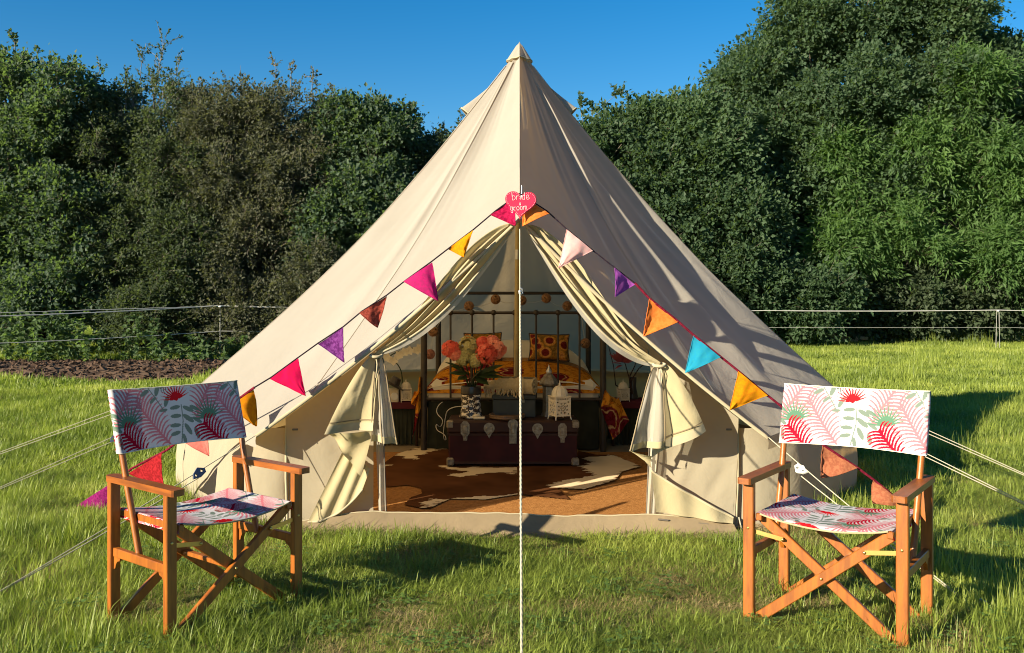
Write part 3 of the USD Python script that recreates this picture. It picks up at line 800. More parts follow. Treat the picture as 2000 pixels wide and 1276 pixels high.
creamA = [[(175, 888), (262, 860), (418, 830), (418, 856), (300, 882), (262, 910), (205, 903)], [(385, 940), (430, 938), (470, 950), (560, 945), (640, 950), (745, 945), (748, 980), (690, 970), (610, 972), (470, 993), (440, 985), (500, 965), (420, 955)],
          [(295, 1142), (330, 1103), (440, 1092), (560, 1085), (660, 1080), (748, 1070), (745, 1090), (640, 1098), (480, 1098), (400, 1106), (345, 1138)], [(98, 935), (150, 935), (120, 950), (98, 950)]]
creamB = [[(885, 1032), (990, 1005), (1080, 1000), (1110, 985), (1075, 962), (1030, 945), (1110, 925), (1040, 905), (1130, 898), (1205, 893), (1290, 925), (1335, 948), (1240, 968), (1205, 1012), (1060, 1054), (935, 1046)]]
def hide(name, label, outline, creams, lift):
    pts = np.array([FL(*C1(*p)) for p in outline])
    poly = Polygon(pts).buffer(0.012).buffer(-0.006)
    cr = unary_union([Polygon([FL(*C1(*p)) for p in c]).buffer(0) for c in creams])
    x0, y0, x1, y1 = poly.bounds
    nx, ny = int((x1 - x0) / 0.007), int((y1 - y0) / 0.010)
    X, Y = np.meshgrid(np.linspace(x0, x1, nx), np.linspace(y0, y1, ny))
    pp = np.stack([X * 9, Y * 40, 0 * X], -1)
    dx = (meshkit.fbm(pp, 3, 41) - 0.5) * 0.16; dy = (meshkit.fbm(pp, 3, 43) - 0.5) * 0.05
    inside = shapely.contains_xy(poly, X, Y)
    cream = shapely.contains_xy(cr, X + dx, Y + dy)
    tone = meshkit.fbm(np.stack([X * 5, Y * 5, 0 * X], -1), 4, 3)[..., None]
    brown = np.array([0.085, 0.035, 0.015]) * (0.5 + tone) 
    white = np.array([0.60, 0.48, 0.32]) * (0.8 + 0.4 * tone)
    c = np.where(cream[..., None], white, brown).reshape(-1, 3)
    Z = zf(Y) + 0.010 + lift + 0.006 * meshkit.fbm(np.stack([X * 4, Y * 4, 0 * X], -1), 2)
    v = np.stack([X, Y, Z], -1).reshape(-1, 3)
    i = (np.arange(ny - 1)[:, None] * nx + np.arange(nx - 1)[None]).ravel()
    ok = inside.ravel()
    q = np.stack([i, i + 1, i + nx + 1, i + nx], 1)
    q = q[ok[q].all(1)]
    f = np.vstack([q[:, [0, 1, 2]], q[:, [0, 2, 3]]])
    t = Thing(name, label, 'rug', (float(poly.centroid.x), float(poly.centroid.y), float(zf(poly.centroid.y))))
    part(t, 'hide', (v, f), 'printed_hide', smooth=True, col=c)
hide('cowhide_rug', 'brown cowhide rug with cream edges left of the door guy rope', hideA, creamA, 0.0)
hide('cowhide_rug', 'brown cowhide rug with a broad cream patch right of the trunk', hideB, creamB, 0.004)

# ---- trunk
mat('trunk_leather', (0.042, 0.007, 0.009), (0.022, 0.004, 0.006), scale=9, rough=0.6, spec=0.2, bump=0.001, bscale=120)
mat('trunk_lid', (0.036, 0.014, 0.010), (0.026, 0.010, 0.008), scale=9, rough=0.5, spec=0.25, bump=0.001, bscale=120)
TY = 7.12; tzf = float(zf(TY + 0.2))
TX0, TX1 = (873 - 1000) / F * TY, (1130 - 1000) / F * TY
TZ1 = CH - (822 - HOR) / F * TY
tcx, tw_ = (TX0 + TX1) / 2, TX1 - TX0
trunk = Thing('travel_trunk', 'dark maroon travel trunk with metal clasps at the foot of the bed', 'trunk', (tcx, TY + 0.19, tzf))
zb = tzf + 0.02; lidh = 0.10
part(trunk, 'trunk_body', box(tcx, TY + 0.19, (zb + TZ1 - lidh) / 2, tw_ - 0.02, 0.37, TZ1 - lidh - zb, 0.012), 'trunk_leather')
lid = part(trunk, 'lid', box(tcx, TY + 0.19, TZ1 - lidh / 2 + 0.001, tw_, 0.39, lidh - 0.003, 0.014), 'trunk_lid')
for z_, dy in ((TZ1 - lidh - 0.008, -0.004), (zb + 0.012, -0.003)):
    part(trunk, 'edge_strip', box(tcx, TY + 0.19, z_, tw_ - 0.006, 0.378, 0.02, 0.003), 'trunk_lid')
for sx in (-1, 1):
    for z_ in (TZ1 - 0.03, zb + 0.02):
        part(trunk, 'corner_plate', box(tcx + sx * (tw_ / 2 - 0.025), TY + 0.02, z_, 0.06, 0.058, 0.065, 0.012), 'tarnished_steel')
def onfront(x, y):
    u, v = C1(x, y)
    return P(u, v, TY - 0.006)
def plate(kind, x, y):
    c = onfront(x, y)
    if kind == 'tall':
        w = Polygon([(-.014, .075), (.014, .075), (.034, .05), (.034, -.02), (.018, -.04), (.014, -.075), (-.014, -.075), (-.018, -.04), (-.034, -.02), (-.034, .05)])
        ex = [box(c[0], c[1] - 0.008, c[2] + 0.01, 0.035, 0.012, 0.06, 0.004), box(c[0], c[1] - 0.006, c[2] - 0.05, 0.018, 0.01, 0.03, 0.003)]
    elif kind == 'round':
        w = Point(0, .012).buffer(.042, 12).union(Polygon([(-.036, 0), (.036, 0), (.0, -.066)]))
        ex = [ball((c[0] + d, c[1] - 0.004, c[2] + 0.012), 0.008, 1) for d in (-.02, .02)] + [ball((c[0], c[1] - 0.004, c[2] - 0.03), 0.008, 1)]
    else:
        w = sbox(-.028, -.10, .028, .065).union(Point(0, .05).buffer(.04, 12))
        ex = [box(c[0], c[1] - 0.010, c[2] + 0.02, 0.03, 0.016, 0.08, 0.005), box(c[0], c[1] - 0.006, c[2] - 0.085, 0.045, 0.012, 0.02, 0.003)]
    p = part(trunk, 'clasp', extr(w, 0.006, c + [0, -0.002, 0], np.array([1., 0, 0]), np.array([0, 0, 1.]), np.array([0, 1., 0])), 'tarnished_steel')
    part(p, 'catch', ex, 'tarnished_steel')
for k, x, y in (('tall', 502, 775), ('round', 615, 770), ('lock', 727, 775), ('round', 843, 773), ('tall', 960, 785)):
    plate(k, x, y)

# ---- bed
mat('orange_print', (0.5, 0.2, 0.02))
usdkit.material(stage, L + 'floral_print', {
    'tc': ('texture_coordinate', {}), 'dn': ('noise_texture', {'scale': 14.0, 'detail': 2.0}), 'ad': ('vector_math', {'math_type': 'multiply_add', 'vector2': (0.06, 0.06, 0.06)}),
    'v': ('voronoi_texture', {'scale': 3.4, 'feature': 'f1'}), 'vr': ('rgb_ramp', {'ramp': [(0.0, (0.16, 0.012, 0.02)), (0.30, (0.13, 0.012, 0.02)), (0.33, (0.55, 0.36, 0.16)), (0.36, (0.20, 0.02, 0.03)), (0.42, (0.2, 0.03, 0.03)), (0.45, (0.60, 0.26, 0.03)), (1.0, (0.52, 0.20, 0.02))]}),
    'n': ('noise_texture', {'scale': 22.0, 'detail': 3.0}), 'nr': ('rgb_ramp', {'ramp': [(0.52, (1, 1, 1)), (0.56, (0.28, 0.22, 0.12)), (0.62, (0.9, 0.55, 0.25)), (0.7, (1, 1, 1))]}),
    'mx': ('mix_color', {'blend_type': 'multiply', 'fac': 0.8}), 'd': ('diffuse_bsdf', {}), 't': ('translucent_bsdf', {}), 'm': ('mix_closure', {'fac': 0.12})},
    [('tc.object', 'dn.vector'), ('dn.color', 'ad.vector1'), ('tc.object', 'ad.vector3'), ('ad.vector', 'v.vector'), ('v.distance', 'vr.fac'), ('tc.object', 'n.vector'), ('n.fac', 'nr.fac'),
     ('vr.color', 'mx.a'), ('nr.color', 'mx.b'), ('mx.result', 'd.color'), ('mx.result', 't.color'), ('d.BSDF', 'm.closure1'), ('t.BSDF', 'm.closure2')], surface='m.closure')
usdkit.material(stage, L + 'cushion_print', {
    'tc': ('texture_coordinate', {}), 'v': ('voronoi_texture', {'scale': 9.0}), 'vr': ('rgb_ramp', {'ramp': [(0.0, (0.17, 0.02, 0.02)), (0.34, (0.14, 0.02, 0.02)), (0.40, (0.50, 0.25, 0.08)), (0.48, (0.52, 0.24, 0.05)), (0.6, (0.16, 0.10, 0.03)), (1.0, (0.45, 0.22, 0.04))]}),
    'n': ('noise_texture', {'scale': 30.0, 'detail': 3.0, 'distortion': 1.0}), 'nr': ('rgb_ramp', {'ramp': [(0.48, (1, 1, 1)), (0.53, (0.3, 0.25, 0.15)), (0.6, (1, 0.9, 0.7))]}),
    'mx': ('mix_color', {'blend_type': 'multiply', 'fac': 0.75}), 'd': ('diffuse_bsdf', {})},
    [('tc.object', 'v.vector'), ('v.distance', 'vr.fac'), ('tc.object', 'n.vector'), ('n.fac', 'nr.fac'), ('vr.color', 'mx.a'), ('nr.color', 'mx.b'), ('mx.result', 'd.color')], surface='d.BSDF')
cloth('white_linen', (0.80, 0.74, 0.62), trans=0.1, scale=2, wrinkle=0.01)
cloth('dark_valance', (0.05, 0.055, 0.04), (0.03, 0.032, 0.026), trans=0.03, scale=8)
BY = 7.74; bz0 = float(zf(BY)); X0, X1 = (828 - 1000) / F * BY, (1178 - 1000) / F * BY
xc_, bw = (X0 + X1) / 2, X1 - X0
zt = CH - (611 - HOR) / F * BY; zr = CH - (780 - HOR) / F * BY
bed = Thing('bed', 'double bed with dark iron frame and spindled ends', 'bed', (xc_, BY + 0.95, bz0))
for x in (X0, X1):
    pq = part(bed, 'post', tube([[x, BY, bz0], [x, BY, zt + 0.02]], 0.027, 12), 'dark_iron', smooth=True)
part(bed, 'top_rail', tube([[X0, BY, zt], [X1, BY, zt]], 0.0125, 10), 'dark_iron', smooth=True)
part(bed, 'bottom_rail', tube([[X0, BY, zr], [X1, BY, zr]], 0.014, 10), 'dark_iron', smooth=True)
for u in (880, 922, 964, 1005, 1047, 1090, 1132):
    x = (u - 1000) / F * BY
    sp = part(bed, 'spindle', tube([[x, BY, zr], [x, BY, zt]], 0.0085, 8), 'dark_iron', smooth=True)
    part(sp, 'knuckle', ball((x, BY, zt), 0.024, 2), 'dark_iron', smooth=True)
HY = 9.25; hzt = CH - (573 - HOR) / F * HY; hz0 = float(zf(HY))
for x in (X0, X1):
    part(bed, 'post', tube([[x, HY, hz0], [x, HY, hzt + 0.02]], 0.027, 12), 'dark_iron', smooth=True)
part(bed, 'top_rail', tube([[X0, HY, hzt], [X1, HY, hzt]], 0.016, 10), 'dark_iron', smooth=True)
part(bed, 'crossbar', tube([[X0, HY, 0.72], [X1, HY, 0.72]], 0.012, 8), 'dark_iron', smooth=True)
for x in (X0 + 0.01, X1 - 0.01):
    part(bed, 'side_rail', bar((x, BY, 0.50), (x, HY, 0.56), 0.03, 0.06), 'dark_iron')
part(bed, 'mattress', box(xc_, (BY + HY) / 2, 0.60, bw - 0.06, HY - BY - 0.1, 0.2, 0.05), 'white_linen')
def val(U, V):
    per = np.array([(X0 + .03, HY - .05), (X0 + .03, BY + .04), (X1 - .03, BY + .04), (X1 - .03, HY - .05)])
    seg = np.array([0, 0.36, 0.64, 1.0])
    x = np.interp(U, seg, per[:, 0]); y = np.interp(U, seg, per[:, 1])
    return np.stack([x + 0.012 * np.sin(U * 260) * V, y + 0.012 * np.sin(U * 230) * V, (zr - 0.02) * (1 - V) + (zf(y) + 0.01) * V], -1)
part(bed, 'valance', grid(200, 6, val), 'dark_valance', smooth=True)
def cover_h(x, y):
    w = (x - xc_) / (bw / 2 - 0.005)
    t = (y - BY) / (HY - BY)
    h = np.interp(t, [0, 0.08, 0.35, 0.62, 0.78, 0.92, 1.0], [0.675, 0.725, 0.79, 0.88, 0.98, 0.99, 0.86])
    edge = np.clip(1 - np.abs(w) ** 3.0, 0, 1) ** 0.5
    return 0.60 + (h - 0.60) * edge + 0.02 * (meshkit.fbm(np.stack([x * 4, y * 4, 0 * x], -1), 3, 9) - 0.5)
def duvet(U, V):
    x = xc_ + (U - 0.5) * (bw - 0.01); y = BY + 0.05 + V * (HY - BY - 0.1)
    return np.stack([x, y, cover_h(x, y)], -1)
dv = Thing('duvet', 'plump white duvet and pillows under the iron headboard', 'duvet', (xc_, BY + 0.95, 0.7))
part(dv, 'cover', grid(60, 60, duvet), 'white_linen', smooth=True)
def spread(U, V):
    x = xc_ + (U - 0.5) * (bw + 0.02); y = BY + 0.035 + V * 0.72
    z = cover_h(x, np.maximum(y, BY + 0.06)) + 0.015
    z = np.where(V < 0.06, z * (V / 0.06) + (0.60) * (1 - V / 0.06), z)
    return np.stack([x, y, z], -1)
bs = Thing('bedspread', 'ochre bedspread with burgundy flowers over the end of the bed', 'bedspread', (xc_, BY + 0.3, 0.7))
part(bs, 'top', grid(60, 40, spread), 'floral_print', smooth=True)
mat('print_border', (0.42, 0.20, 0.03), (0.16, 0.07, 0.02), scale=26, stretch=(1, 1, 3))
def band(U, V):
    p = spread(U, 1 - 0.16 * V); p[..., 2] += 0.004
    return p
part(bs, 'border_band', grid(60, 4, band), 'print_border', smooth=True)
# corners of the spread hanging beside the posts
def drape(pix, y, name, nrm):
    pts = [P(*C1(*p), y) for p in pix]
    a, b, c, d = pts
    def fn(U, V):
        p = (a * (1 - U[..., None]) + b * U[..., None]) * (1 - V[..., None]) + (d * (1 - U[..., None]) + c * U[..., None]) * V[..., None]
        p[..., 1] += 0.03 * np.sin(U * 7 + V * 2)
        return p
    return part(bs, name, grid(18, 22, fn), 'floral_print', smooth=True)
drape([(300, 520), (285, 520), (252, 815), (300, 640)], 7.72, 'hanging_corner', -1)
drape([(262, 590), (300, 590), (262, 660), (245, 640)], 7.71, 'hanging_fold', -1)
drape([(1140, 668), (1225, 620), (1275, 730), (1198, 818)], 7.66, 'hanging_corner', 1)
drape([(1160, 580), (1185, 610), (1222, 630), (1142, 668)], 7.665, 'hanging_fold', 1)
# cushions
def cushion(label, u0, v0, u1, v1, y, tilt):
    c = (P(u0, v0, y) + P(u1, v1, y)) / 2
    w, h = (u1 - u0) / F * y, (v1 - v0) / F * y
    t = Thing('cushion', label, 'cushion', c)
    n = 18
    out = []
    for sgn in (-1, 1):
        def fn(U, V):
            x, z = U * 2 - 1, V * 2 - 1
            th = 0.07 * (np.clip(1 - np.abs(x) ** 2.6, 0, 1) * np.clip(1 - np.abs(z) ** 2.6, 0, 1)) ** 0.45
            px = x * w / 2 * (1 - 0.07 * (1 - z * z)); pz = z * h / 2 * (1 - 0.07 * (1 - x * x))
            return np.stack([c[0] + px + pz * tilt, c[1] + sgn * th + pz * 0.5, c[2] + pz - px * tilt], -1)
        out.append(grid(n, n, fn))
    part(t, 'cushion_cover', out, 'cushion_print', smooth=True)
    e = np.linspace(-1, 1, n)
    per = np.concatenate([np.stack([e, -1 + 0 * e], 1), np.stack([1 + 0 * e, e], 1), np.stack([-e, 1 + 0 * e], 1), np.stack([-1 + 0 * e, -e], 1)])
    X, Z = per[:, 0], per[:, 1]
    px = X * w / 2 * (1 - 0.07 * (1 - Z * Z)); pz = Z * h / 2 * (1 - 0.07 * (1 - X * X))
    part(t, 'piping', tube(np.stack([c[0] + px + pz * tilt, c[1] + pz * 0.5, c[2] + pz - px * tilt], -1), 0.006, 5), 'dark_iron', smooth=True)
cushion('patterned ochre cushion on the bed right of the tent pole', 1033, 653, 1112, 704, 8.45, 0.03)
cushion('patterned ochre cushion half hidden behind the hydrangeas', 906, 651, 980, 704, 8.45, -0.02)

# ---- string of rattan globes
mat('rattan', (0.40, 0.22, 0.11), (0.26, 0.13, 0.06), scale=30, rough=0.8)
mat('pink_rattan', (0.42, 0.20, 0.15), (0.30, 0.13, 0.10), scale=30, rough=0.8)
mat('pale_wire', (0.55, 0.52, 0.45), rough=0.5)
sl = Thing('globe_string', 'string of brown rattan globes hung over the headboard', 'garland', P(1000, 590, 9.3))
gl = [(840, 692), (846, 648), (870, 603), (916, 598), (968, 585), (1019, 587), (1067, 583), (1108, 598), (1133, 586), (1143, 671)]
rng = np.random.default_rng(12)
gp_ = [P(u, v, 8.95 if v < 620 else 8.7) for u, v in gl]
wire = []
for a, b in zip(gp_[:-1], gp_[1:]):
    wire.append(tube(sag(a, b, 0.03, 8), 0.002, 4))
part(sl, 'wire', wire, 'pale_wire')
for k, c in enumerate(gp_):
    r = 0.046
    hoops = []
    for j in range(26):
        n = rng.normal(size=3); n /= np.linalg.norm(n)
        a = np.cross(n, [0.3, 0.5, 0.8]); a /= np.linalg.norm(a); b = np.cross(n, a)
        th = np.linspace(0, 2 * np.pi, 15)
        hoops.append(tube(c + r * (np.cos(th)[:, None] * a + np.sin(th)[:, None] * b), 0.0035, 3, caps=False))
    g_ = part(sl, 'globe', hoops, 'rattan' if k > 0 else 'pink_rattan', smooth=True)
    part(g_, 'bulb', ball(c, r * 0.72, 2), 'trunk_lid' if k == 9 else 'rattan', smooth=True)

# ---- things on the trunk
topz = TZ1 + 0.001
def on_trunk(u, y):
    return np.array([(u - 1000) / F * y, y, topz])
mat('vase_black', (0.02, 0.016, 0.018), rough=0.25)
usdkit.material(stage, L + 'damask', {
    'tc': ('texture_coordinate', {}), 'sx': ('separate_xyz', {}), 'at': ('math', {'math_type': 'arctan2'}), 'ab': ('math', {'math_type': 'multiply', 'value2': 4.0}), 'cs': ('math', {'math_type': 'cosine'}),
    'z': ('math', {'math_type': 'multiply', 'value2': 130.0}), 'zs': ('math', {'math_type': 'sine'}), 'ml': ('math', {'math_type': 'multiply'}),
    'nz': ('noise_texture', {'scale': 70.0, 'detail': 2.0, 'distortion': 1.2}), 'na': ('math', {'math_type': 'multiply_add', 'value2': 5.0, 'value3': -2.5}), 'sm': ('math', {'math_type': 'add'}),
    'r': ('rgb_ramp', {'ramp': [(0.0, (0.018, 0.012, 0.016)), (0.22, (0.018, 0.012, 0.016)), (0.3, (0.78, 0.70, 0.58)), (1.0, (0.78, 0.70, 0.58))]}), 'p': ('principled_bsdf', {'roughness': 0.3})},
    [('tc.object', 'sx.vector'), ('sx.y', 'at.value1'), ('sx.x', 'at.value2'), ('at.value', 'ab.value1'), ('ab.value', 'cs.value1'), ('sx.z', 'z.value1'), ('z.value', 'zs.value1'),
     ('cs.value', 'ml.value1'), ('zs.value', 'ml.value2'), ('tc.object', 'nz.vector'), ('nz.fac', 'na.value1'), ('na.value', 'sm.value1'), ('ml.value', 'sm.value2'), ('sm.value', 'r.fac'), ('r.color', 'p.base_color')], surface='p.BSDF')
vb = on_trunk(920, 7.30)
vase = Thing('vase', 'black vase with white damask pattern holding hydrangeas', 'vase', vb)
part(vase, 'vase_body', lathe([(0.01, 0), (0.085, 0.0), (0.092, 0.012), (0.082, 0.05), (0.074, 0.12), (0.078, 0.18), (0.079, 0.185)], 32, vb), 'damask', smooth=True)
part(vase, 'vase_neck', lathe([(0.079, 0.185), (0.083, 0.20), (0.078, 0.25), (0.074, 0.252), (0.07, 0.2), (0.02, 0.19)], 32, vb), 'vase_black', smooth=True)
vt = vb + [0, 0, 0.24]
leafmat('hyd_leaf', (0.06, 0.10, 0.035), (0.035, 0.06, 0.022), nscale=6, rough=0.5)
for n_, a_, b_ in (('coral_petal', (0.92, 0.36, 0.26), (0.78, 0.12, 0.08)), ('peach_petal', (0.92, 0.50, 0.38), (0.85, 0.28, 0.2)), ('cream_petal', (0.72, 0.64, 0.34), (0.50, 0.46, 0.20)), ('white_petal', (0.75, 0.72, 0.60), (0.65, 0.6, 0.5)), ('protea_petal', (0.42, 0.12, 0.15), (0.25, 0.06, 0.08))):
    leafmat(n_, a_, b_, tr=a_, nscale=20, rough=0.6, fac=0.25)
def florets(c, r, n, seed, size=0.021):
    rg = np.random.default_rng(seed)
    vs, fs, k = [], [], 0
    for j in range(n):
        d = rg.normal(size=3); d[2] += 0.25; d[1] -= 0.2; d /= np.linalg.norm(d)
        o = c + d * np.asarray(r) * rg.uniform(0.72, 1.12)
        a = np.cross(d, rg.normal(size=3)); a /= np.linalg.norm(a); b = np.cross(d, a)
        nn = d * 0.6 + rg.normal(size=3) * 0.25
        for q in range(4):
            th = q * np.pi / 2
            e1 = a * math.cos(th) + b * math.sin(th); e2 = -a * math.sin(th) + b * math.cos(th)
            s_ = size * rg.uniform(0.85, 1.15)
            pv = [o, o + e1 * s_ * 0.55 + e2 * s_ * 0.5 + d * 0.004, o + e1 * s_ * 1.05 + d * 0.001, o + e1 * s_ * 0.55 - e2 * s_ * 0.5 + d * 0.004]
            vs += pv; fs += [(k, k + 1, k + 2), (k, k + 2, k + 3)]; k += 4
    return np.array(vs), np.array(fs)
def leaf_blade(base, tip, w, droop=0.03, n=9):
    base, tip = np.asarray(base, float), np.asarray(tip, float)
    d = tip - base; side = np.cross(d, [0, -0.4, 1]); side /= np.linalg.norm(side)
    def fn(U, V):
        wd = w * np.sin(np.pi * np.clip(V, 0.02, 1) ** 0.8) * (U - 0.5) * 2
        p = base + d * V[..., None] + side * wd[..., None]
        p[..., 2] -= droop * V ** 2 + 0.15 * np.abs(wd)
        return p
    return grid(5, n, fn)
def hydrangea(label, heads, petal, leaves, seed):
    t = Thing('hydrangea', label, 'flower', vt)
    for k, (u, v, ru, rv, y) in enumerate(heads):
        c = P(u, v, y)
        part(t, 'bloom', florets(c, (ru / F * y, ru / F * y * 0.8, rv / F * y), 120, seed + k, 0.026), 'peach_petal' if petal == 'coral_petal' and k % 2 else petal, smooth=False)
        part(t, 'stem', tube(np.array([vt + [0, 0, -0.05], (vt + c) / 2 + [0.01, 0, 0.0], c]), 0.005, 6), 'hyd_leaf', smooth=True)
    for a, b, w in leaves:
        part(t, 'leaf', leaf_blade(P(*a, 7.24), P(*b, 7.18), w), 'hyd_leaf', smooth=True)
hydrangea('coral hydrangea leaning left out of the damask vase', [(880, 682, 16, 15, 7.22), (890, 694, 10, 9, 7.2)], 'coral_petal', [((905, 720), (868, 700), 0.03), ((905, 725), (880, 708), 0.035)], 1)
hydrangea('greenish cream hydrangea in the middle of the damask vase', [(914, 680, 21, 21, 7.3), (905, 700, 14, 13, 7.22), (928, 704, 13, 12, 7.22)], 'cream_petal', [((915, 735), (905, 715), 0.03), ((922, 740), (940, 716), 0.03)], 7)
hydrangea('large coral hydrangea on the right of the damask vase', [(950, 692, 19, 19, 7.2), (970, 683, 17, 18, 7.26), (942, 672, 13, 12, 7.3), (962, 668, 12, 11, 7.3)], 'coral_petal', [((930, 725), (978, 722), 0.045), ((932, 728), (985, 705), 0.05), ((928, 735), (955, 745), 0.045), ((925, 730), (985, 730), 0.05), ((915, 728), (875, 722), 0.045), ((912, 735), (893, 735), 0.04)], 13)
mat('cream_ceramic', (0.62, 0.55, 0.42), rough=0.35)
orn = on_trunk(896, 7.19)
ot = Thing('ornament', 'little pale ornament lying beside the vase foot', 'ornament', orn)
part(ot, 'base', box(orn[0] + 0.16, orn[1], orn[2] + 0.012, 0.09, 0.05, 0.02, 0.006), 'cream_ceramic')
part(ot, 'top', ball(orn + [0.14, 0, 0.03], (0.03, 0.022, 0.014), 2), 'cream_ceramic', smooth=True)
mat('slate_box', (0.035, 0.042, 0.040), (0.02, 0.025, 0.025), scale=12, rough=0.6)
bx0 = on_trunk(1004, 7.42)
bxw = 85 / F * 7.4
bt_ = Thing('wooden_box', 'slate grey box under the rolled blanket', 'box', bx0)
part(bt_, 'box_body', box(bx0[0], bx0[1], bx0[2] + 0.07, bxw - 0.01, 0.2, 0.14, 0.005), 'slate_box')
part(bt_, 'lid', box(bx0[0], bx0[1], bx0[2] + 0.160, bxw, 0.21, 0.037, 0.006), 'slate_box')
part(bt_, 'latch', box(bx0[0] + 0.07, bx0[1] - 0.107, bx0[2] + 0.13, 0.03, 0.008, 0.025, 0.002), 'tarnished_steel')
mat('tray_wood', (0.17, 0.095, 0.045), (0.10, 0.055, 0.027), scale=10, rough=0.55, stretch=(1, 8, 1))
tr0 = on_trunk(990, 7.24)
tt_ = Thing('wooden_tray', 'round brown wooden tray in front of the slate box', 'tray', tr0)
part(tt_, 'tray_disc', lathe([(0.0005, 0.0), (0.12, 0.0), (0.14, 0.012), (0.138, 0.03), (0.13, 0.032), (0.12, 0.02), (0.0005, 0.018)], 32, tr0), 'tray_wood', smooth=40)
part(tt_, 'rim', lathe([(0.137, 0.028), (0.144, 0.032), (0.138, 0.038), (0.131, 0.033)], 32, tr0), 'tray_wood', smooth=True)
cloth('knit_wool', (0.56, 0.45, 0.27), (0.44, 0.34, 0.19), trans=0.05, scale=60, weave=200, bump=0.004)
rl = P(1030, 746, 7.36)
bk = Thing('rolled_blanket', 'rolled cream blanket with fringed end on the slate box', 'blanket', rl)
r0, zz = 0.072, bx0[2] + 0.178 + 0.072
ys = 7.36
th = np.linspace(0, 2 * np.pi * 3.2, 90)
rr = np.linspace(0.012, r0, 90)
spir = np.stack([rr * np.cos(th), rr * np.sin(th)], -1)
ax = np.array([0.93, -0.35, 0.0]); ax /= np.linalg.norm(ax); sd = np.array([-ax[1], ax[0], 0]); 
o1 = np.array([(1043 - 1000) / F * ys, ys - 0.05, zz]); o0 = o1 - ax * 0.30
rows = np.stack([o0 + spir[:, :1] * sd + spir[:, 1:] * np.array([0, 0, 1.0]), o1 + spir[:, :1] * sd + spir[:, 1:] * np.array([0, 0, 1.0])], 0)
rows = np.stack([rows[0] * (1 - k) + rows[1] * k for k in np.linspace(0, 1, 8)], 0)
nu = 90; i = (np.arange(7)[:, None] * nu + np.arange(nu - 1)[None]).ravel()
part(bk, 'roll', (rows.reshape(-1, 3), np.vstack([np.stack([i, i + 1, i + nu + 1], 1), np.stack([i, i + nu + 1, i + nu], 1)])), 'knit_wool', smooth=True)
part(bk, 'roll_end', [tube(np.concatenate([o1[None] + spir[::2, :1] * sd + spir[::2, 1:] * np.array([0, 0, 1.0])]), 0.008, 5)], 'knit_wool', smooth=True)
rng = np.random.default_rng(4)
def flapf(U, V):
    p0 = o0 - ax * 0.13 + ax * 0.34 * U[..., None]
    z = zz + r0 * (1 - V * 1.4) + 0.006 * np.sin(U * 30)
    return np.stack([p0[..., 0], p0[..., 1] - 0.075 * np.sin(np.clip(V * 2.2, 0, np.pi)) - 0.01, z - 0.05 * (1 - U) * (1 - V)], -1)
part(bk, 'loose_end', grid(20, 10, flapf), 'knit_wool', smooth=True)
fr = []
for k in range(26):
    a = flapf(np.array(k / 25), np.array(1.0)) 
    b = a + [rng.uniform(-0.02, 0.02), -0.012 + rng.uniform(-0.01, 0.0), -rng.uniform(0.035, 0.07)]
    fr.append(tube([a, (a + b) / 2 + rng.normal(size=3) * 0.006, b], [0.006, 0.005, 0.003], 4))
part(bk, 'fringe', fr, 'knit_wool', kind='stuff')

# lanterns
mat('white_enamel', (0.78, 0.70, 0.54), (0.7, 0.6, 0.45), rough=0.45, scale=30)
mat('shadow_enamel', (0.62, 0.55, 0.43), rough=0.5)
def lattice_panel(w, h):
    p = sbox(-w / 2, 0, w / 2, h)
    holes = []
    cy = h * 0.42
    for k in range(8):
        a = k * np.pi / 4
        for rr_, r_ in ((w * 0.16, w * 0.055), (w * 0.31, w * 0.07)):
            holes.append(Point(rr_ * math.cos(a + (rr_ > w * .2) * 0.39), cy + rr_ * math.sin(a + (rr_ > w * .2) * 0.39)).buffer(r_, 3))
    holes.append(Point(0, cy).buffer(w * 0.05, 3))
    for sx in (-1, 1):
        for yy in (0.10, 0.74):
            holes.append(Point(sx * w * 0.38, h * yy).buffer(w * 0.06, 3))
    for k in range(5):
        holes.append(sbox(-w * 0.40 + k * w * 0.17, h * 0.86, -w * 0.40 + k * w * 0.17 + w * 0.10, h * 0.95))
    return p.difference(unary_union(holes))
